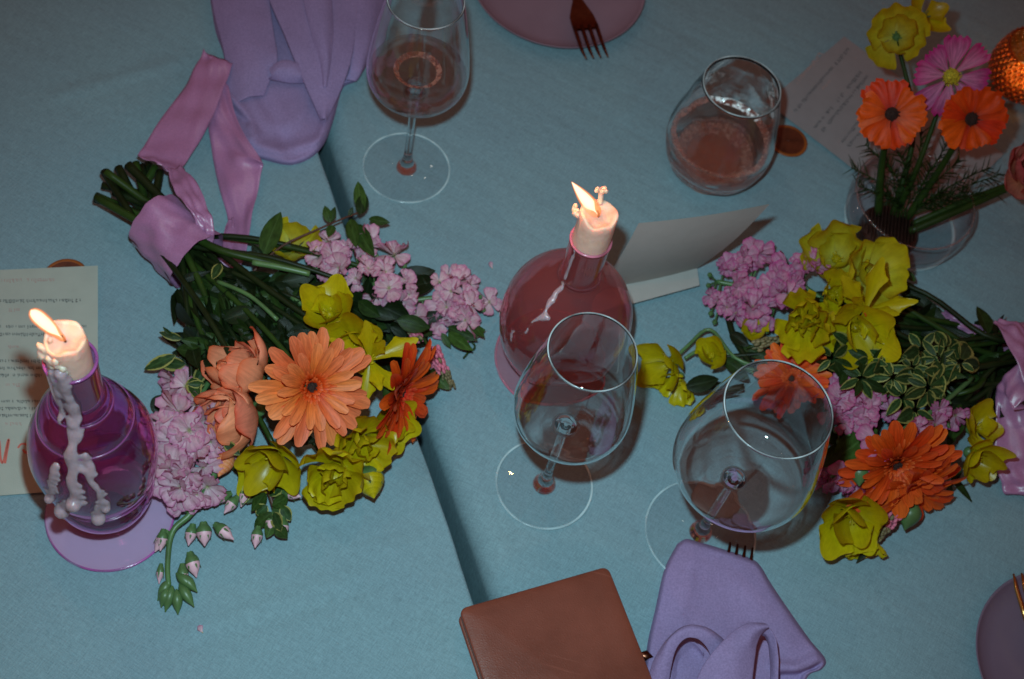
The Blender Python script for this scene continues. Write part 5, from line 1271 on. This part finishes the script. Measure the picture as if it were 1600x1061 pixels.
for k in range(190):                                                  # dark leaves behind and below
    t = rl.random(); x = 1300 + 270 * t; y = 545 + rl.uniform(-70, 90) * (1.0 if t < .75 else .8) + (20 if t > .7 else 0)
    a = rl.uniform(2.4, 3.9) if rl.random() < .6 else rl.uniform(0, 6.28); L = rl.uniform(35, 75)
    leaf(br, rl.choice(('leaf_dark', 'leaf_dark', 'leaf', 'blade_leaf_dark')), (x, y), (x + L * math.cos(a), y + L * math.sin(a) * .8), rl.uniform(.012, .045), rl.uniform(.012, .045), None, rl.uniform(-.6, .6))
for (x0, y0, x1, y1, key) in [(1390, 430, 1425, 470, 'leaf'), (1400, 440, 1450, 480, 'leaf_dark'), (1420, 460, 1470, 500, 'leaf_dark'), (1430, 440, 1410, 420, 'leaf_mid'), (1380, 420, 1395, 445, 'leaf'), (1440, 480, 1480, 510, 'leaf'), (1450, 520, 1500, 500, 'leaf_dark'),
                              (1420, 500, 1470, 530, 'leaf_dark'), (1290, 690, 1340, 660, 'leaf'), (1280, 730, 1320, 690, 'leaf'), (1300, 720, 1380, 660, 'leaf_mid'), (1270, 520, 1250, 545, 'leaf'), (1245, 540, 1290, 575, 'leaf'), (1190, 540, 1240, 560, 'leaf_dark'), (1180, 570, 1240, 575, 'leaf_dark'), (1070, 605, 1130, 590, 'leaf_dark'),
                              (1490, 660, 1478, 700, 'leaf_mid'), (1500, 640, 1485, 690, 'leaf_mid'), (1310, 455, 1335, 466, 'leaf_mid'), (1310, 590, 1285, 640, 'leaf'), (1340, 600, 1320, 650, 'leaf_dark'), (1580, 600, 1560, 660, 'leaf_dark'), (1565, 610, 1560, 640, 'leaf'), (1130, 560, 1170, 590, 'leaf'), (1140, 520, 1175, 545, 'leaf_dark'), (1160, 540, 1200, 560, 'leaf')]:
    leaf(br, key, (x0, y0), (x1, y1), .03, .034, None, rl.uniform(-.4, .4))
for (x0, y0, x1, y1) in [(1488, 745, 1522, 788), (1478, 752, 1490, 778), (1450, 745, 1462, 800), (1448, 745, 1455, 785), (1500, 730, 1480, 770)]:
    leaf(br, 'blade_leaf', (x0, y0), (x1, y1), .02, .005, .008)
ax0, ax1 = at(1582, 560, .03), at(1660, 545, .03)
axd = (ax1 - ax0).normalized(); py_ = axd.cross(Vector((0, 0, 1))).normalized()
mb = MB(); rows = []
for i in range(13):
    t = i / 12; c = ax0.lerp(ax1, t)
    rows.append([c + axd * 0.008 * math.sin(2 * math.pi * j / 48 + 0.8) + py_ * 0.030 * (1 + .03 * math.sin(j * .7 + t * 4)) * math.cos(2 * math.pi * j / 48) + Vector((0, 0, 0.0285 * (1 + .03 * math.sin(j * .5)) * math.sin(2 * math.pi * j / 48))) for j in range(49)])
mb.grid(rows); part('ribbon_wrap', mb, M['satin'], br)
ribbon(br, [(1466, 490, .028, 1478, 484, .034), (1484, 506, .034, 1500, 492, .042), (1510, 520, .034, 1526, 508, .036), (1560, 530, .03, 1566, 516, .03)])
ribbon(br, [(1552, 505, .058, 1562, 498, .056), (1566, 522, .066, 1592, 506, .064), (1584, 556, .070, 1614, 530, .068), (1600, 600, .064, 1650, 580, .06)], 'ribbon_loop')
ribbon(br, [(1640, 545, .06, 1650, 600, .05), (1596, 566, .060, 1606, 622, .058), (1566, 590, .050, 1582, 640, .052), (1556, 612, .040, 1612, 640, .05), (1556, 660, .030, 1622, 668, .036), (1553, 715, .022, 1626, 712, .03), (1564, 752, .010, 1634, 758, .016), (1574, 772, .004, 1640, 780, .01), (1640, 770, .003, 1690, 790, .006)])

# ================================================================== GLASS BOWL WITH PIN HOLDER AND SINGLE FLOWERS
cV = at(1404, 352)
vb = thing('flower_bowl', cV, 'shallow clear glass bowl holding single flowers in a dark pin holder', 'glass bowl')
def shell(prof, th, mt, name, parent, c):
    mb = MB(); P_ = smooth2(prof, 5); mb.lathe(P_, 96, org=c); mb.lathe([(max(.0005, r - th), z + th * .8) for r, z in P_], 96, org=c); return part(name, mb, M[mt], parent)
M['bowl_glass'] = m_thin('smoky_bowl_glass', (0.965, 0.95, 0.955), (0.7, 0.66, 0.68), base=0.05, bump=0.1, bscale=20)
shell([(.0006, .004), (.040, .004), (.052, .006), (.0565, .014), (.0585, .028), (.0575, .042)], .003, 'bowl_glass', 'bowl_wall', vb, cV)
mb = MB(); mb.lathe([(0.056 + .0008 * math.cos(a * math.pi / 5), .0425 + .0008 * math.sin(a * math.pi / 5)) for a in range(10)], 96, org=cV, closed=True); part('rim', mb, M['base_glass'], vb)
mb = MB(); mb.lathe([(.0525 + .0018 * math.cos(a * math.pi / 5), .0028 + .002 * math.sin(a * math.pi / 5)) for a in range(10)], 96, org=cV, closed=True); part('foot_edge', mb, M['rim_dim'], vb)
cKz = at(1384, 366, .007)
kz = MB(); kz.lathe([(.0005, 0), (.0265, 0), (.0275, .002), (.0275, .008), (.026, .0095), (.0005, .0095)], 48, 0, cKz)
ko = top('pin_holder', kz, M['kenzan'], cKz, 'round dark metal pin holder inside the glass bowl', 'pin holder')
kp = MB()
for i in range(-7, 8):
    for j in range(-7, 8):
        x, y = i * .0033, j * .0033
        if math.hypot(x, y) < .0245: kp.tube([cKz + Vector((x, y, .0095)), cKz + Vector((x, y, .017))], [.0006, .0003], 4)
part('pins', kp, M['kenzan'], ko, kind='stuff')
def single(kind, name, label, cat, px, py, h, nrm, foot, mid, R, spin, **kw):
    o = thing(name, at(foot[0], foot[1], .016), label, cat)
    stemp(o, [(foot[0], foot[1], .016), mid, (px, py, h - .004)], kw.get('sr', .0034), kw.get('sm', 'stem'), r1=kw.get('sr1', .0017))
    return o
fo = single(0, 'cosmos', 'pink cosmos with a yellow centre standing in the glass bowl', 'flower', 1488, 110, .142, 0, (1402, 330), (1436, 255, .07), 0, 0, sr=.0036)
fr = frame(at(1486, 119, .145), N(-0.05, 0.35, 0.95), 0.2); mb = MB()
mb.ball((0, 0, .001), .0072, 14, 6, 0, (1, 1, .45))
r = random.Random(3)
for k in range(70):
    a, d = r.uniform(0, 6.28), .0078 * math.sqrt(r.random()); mb.tube([(d * math.cos(a), d * math.sin(a), .002), (d * 1.12 * math.cos(a), d * 1.12 * math.sin(a), .0062 - 20 * d * d)], [.0005, .0007], 4, 0)
hd = part('flower_head', mb, [M['cosmos_eye']], fo, mat=fr)
for k in range(8): link('petal', PT['cosmos'][k % 4], hd, fr @ RZ(k * math.pi / 4 + r.uniform(-.08, .08)) @ TR(0, .005, -.0003 * (k % 2)) @ RX(r.uniform(-.12, .12)) @ Matrix.Scale(1.04, 4))
for nm, lab, px, py, h, nr, foot, mid, seed in (('poppy', 'orange flower with a black eye, directly above the glass bowl', 1393, 178, .125, N(-.08, .2, 1), (1372, 335), (1378, 255, .07), 5),
                                          ('poppy', 'orange flower with a black eye, under the pink cosmos at right', 1517, 186, .128, N(.1, .2, 1), (1418, 340), (1470, 262, .07), 6)):
    fo = single(0, nm, lab, 'flower', px, py, h, 0, foot, mid, 0, 0, sr=.0042, sr1=.0024)
    fr = frame(at(px, py, h), nr, seed); mb = MB(); mb.ball((0, 0, .001), .006, 14, 6, 0, (1, 1, .5)); r = random.Random(seed)
    for k in range(26):
        a, d = r.uniform(0, 6.28), .0062 * math.sqrt(r.random()); mb.ball((d * math.cos(a), d * math.sin(a), .004), .0009, 5, 4, 0)
    hd = part('flower_head', mb, [M['gerb_eye']], fo, mat=fr)
    for k in range(9): link('petal', PT['poppy'][k % 4], hd, fr @ RZ(k * 2 * math.pi / 9 + r.uniform(-.15, .15)) @ TR(0, .0035, -.0008 * (k % 3)) @ RX(r.uniform(-.14, .1)) @ Matrix.Scale(r.uniform(.9, 1.08), 4))
fo = single(0, 'yellow_flower', 'yellow flower at the top edge, tallest in the glass bowl', 'flower', 1402, 66, .135, 0, (1395, 335), (1428, 200, .08), 0, 0)
cupflower(fo, 'yellow_pale', at(1400, 58, .138), N(-.15, .1, .95), 1.05, ((5, -.15, 1.0), (4, .3, .85)), .4, 'flower_head', 'stem_pale', 31)
cupflower(fo, 'yellow', at(1440, 28, .132), N(.4, -.3, .8), .95, ((4, 0, 1.0),), .9, 'flower_head', 'stem_pale', 32)
fo = single(0, 'ranunculus', 'salmon pink ranunculus leaning out of the glass bowl to the right edge', 'flower', 1608, 280, .056, 0, (1420, 362), (1500, 328, .036), 0, 0, sr=.0038, sr1=.003)
stemp(fo, [(1425, 350, .016), (1500, 318, .036), (1600, 280, .052)], .003, 'stem')
globe_flower(fo, 'ranun', at(1604, 272, .062), N(.1, -.1, 1), 1.75, .4, 'flower_head', 9, 'gerb_orange')
fn = thing('fern', at(1430, 345, .016), 'feathery green fern sprays among the flower stems in the glass bowl', 'fern')
r = random.Random(9); mbn = MB()
for k, (ex_, ey, eh) in enumerate([(1330, 262, .05), (1352, 225, .06), (1372, 298, .045), (1340, 290, .04), (1405, 240, .07), (1440, 205, .085), (1480, 225, .08), (1510, 300, .05), (1545, 262, .06), (1565, 272, .06), (1500, 250, .07), (1535, 300, .05), (1470, 300, .055), (1415, 275, .06), (1380, 250, .06), (1455, 260, .07), (1560, 300, .045)]):
    P_ = cat_rom([at(1400 + k, 340, .016), at(1400 + (ex_ - 1400) * .45 + 15, 340 + (ey - 340) * .6, eh * .7), at(ex_, ey, eh)], 12)
    mb = MB(); mb.tube(P_, .0006, 5); part('spray_stem', mb, M['stem'], fn)
    for p, q in zip(P_[7:], P_[8:]):
        for j in range(2):
            d = (q - p).normalized(); s = d.orthogonal().normalized(); s.rotate(Matrix.Rotation(r.uniform(0, 6.28), 3, d))
            e = p + (d * .8 + s).normalized() * r.uniform(.008, .016); mbn.tube([p, p.lerp(e, .5) + Vector((0, 0, .0006)), e], [.0005, .0005, .0002], 4)
part('needles', mbn, M['leaf'], fn, kind='stuff')

# ================================================================== VOTIVE
M['amber_glass'] = m_thin('amber_glass', (0.97, 0.7, 0.36), (0.6, 0.28, 0.1), base=.06, bump=.1, haze=(0.7, 0.32, 0.1), hz=0.02)
M['bead'] = m_glass('amber_bead', (1.0, 0.70, 0.36), 1.5)
cVo = at(1586, 136)
vo = thing('votive', cVo, 'amber hobnail glass votive with a lit tealight at the right edge', 'votive')
vprof = [(.0006, .003), (.022, .003), (.028, .006), (.0345, .018), (.0365, .03), (.0345, .044), (.031, .055)]
shell(vprof, .0015, 'amber_glass', 'cup', vo, cVo)
mb = MB()
sp = smooth2(vprof, 6)
for row in range(8):
    z = .0145 + row * .0054; rad = prof_r(sp, z); n = 34
    for k in range(n):
        a = 2 * math.pi * (k + .5 * (row % 2)) / n; mb.ball(cVo + Vector((rad * math.cos(a), rad * math.sin(a), z)), .0026, 6, 4)
part('hobnails', mb, M['bead'], vo, kind='stuff')
mb = MB(); mb.lathe([(.0305 + .0012 * math.cos(a * math.pi / 4), .0552 + .0012 * math.sin(a * math.pi / 4)) for a in range(8)], 64, org=cVo, closed=True); part('rim', mb, M['amber_glass'], vo)
lamp('tealight_light', cVo + Vector((0.004, 0, .036)), 0.035, (1.0, 0.5, 0.2), 0.005)
tl = thing('tealight', cVo + Vector((0, 0, .005)), 'small lit tealight inside the amber votive', 'tealight')
mb = MB(); mb.lathe([(.0005, .005), (.0185, .005), (.0185, .018), (.0175, .0165), (.0005, .016)], 40, org=cVo); part('wax_body', mb, M['wax'], tl)
mb = MB(); mb.tube([cVo + Vector((0, 0, .016)), cVo + Vector((0, 0, .021))], .0007, 6); part('wick', mb, M['wick'], tl)
mb = MB(); mb.lathe([(max(.0002, .0035 * math.sin(math.pi * (i / 12 * .97 + .02) ** .65)), .0185 + .016 * i / 12) for i in range(13)], 16, org=cVo); part('flame', mb, M['flame'], tl)
for (x, y, lab) in ((317, 989, 'tiny curled scrap of petal lying on the left cloth near the bottom'), (770, 420, 'tiny pale fallen petal beside the pink bottle')):
    mb = MB(); petal(mb, .007, .006, 'fan', 5, 5, .9, 1.2, .2, .08, 3, mat=frame(at(x, y, .0015), (0, .2, 1), 1.0)); top('fallen_petal', mb, M['stock'], at(x, y, .001), lab, 'petal')
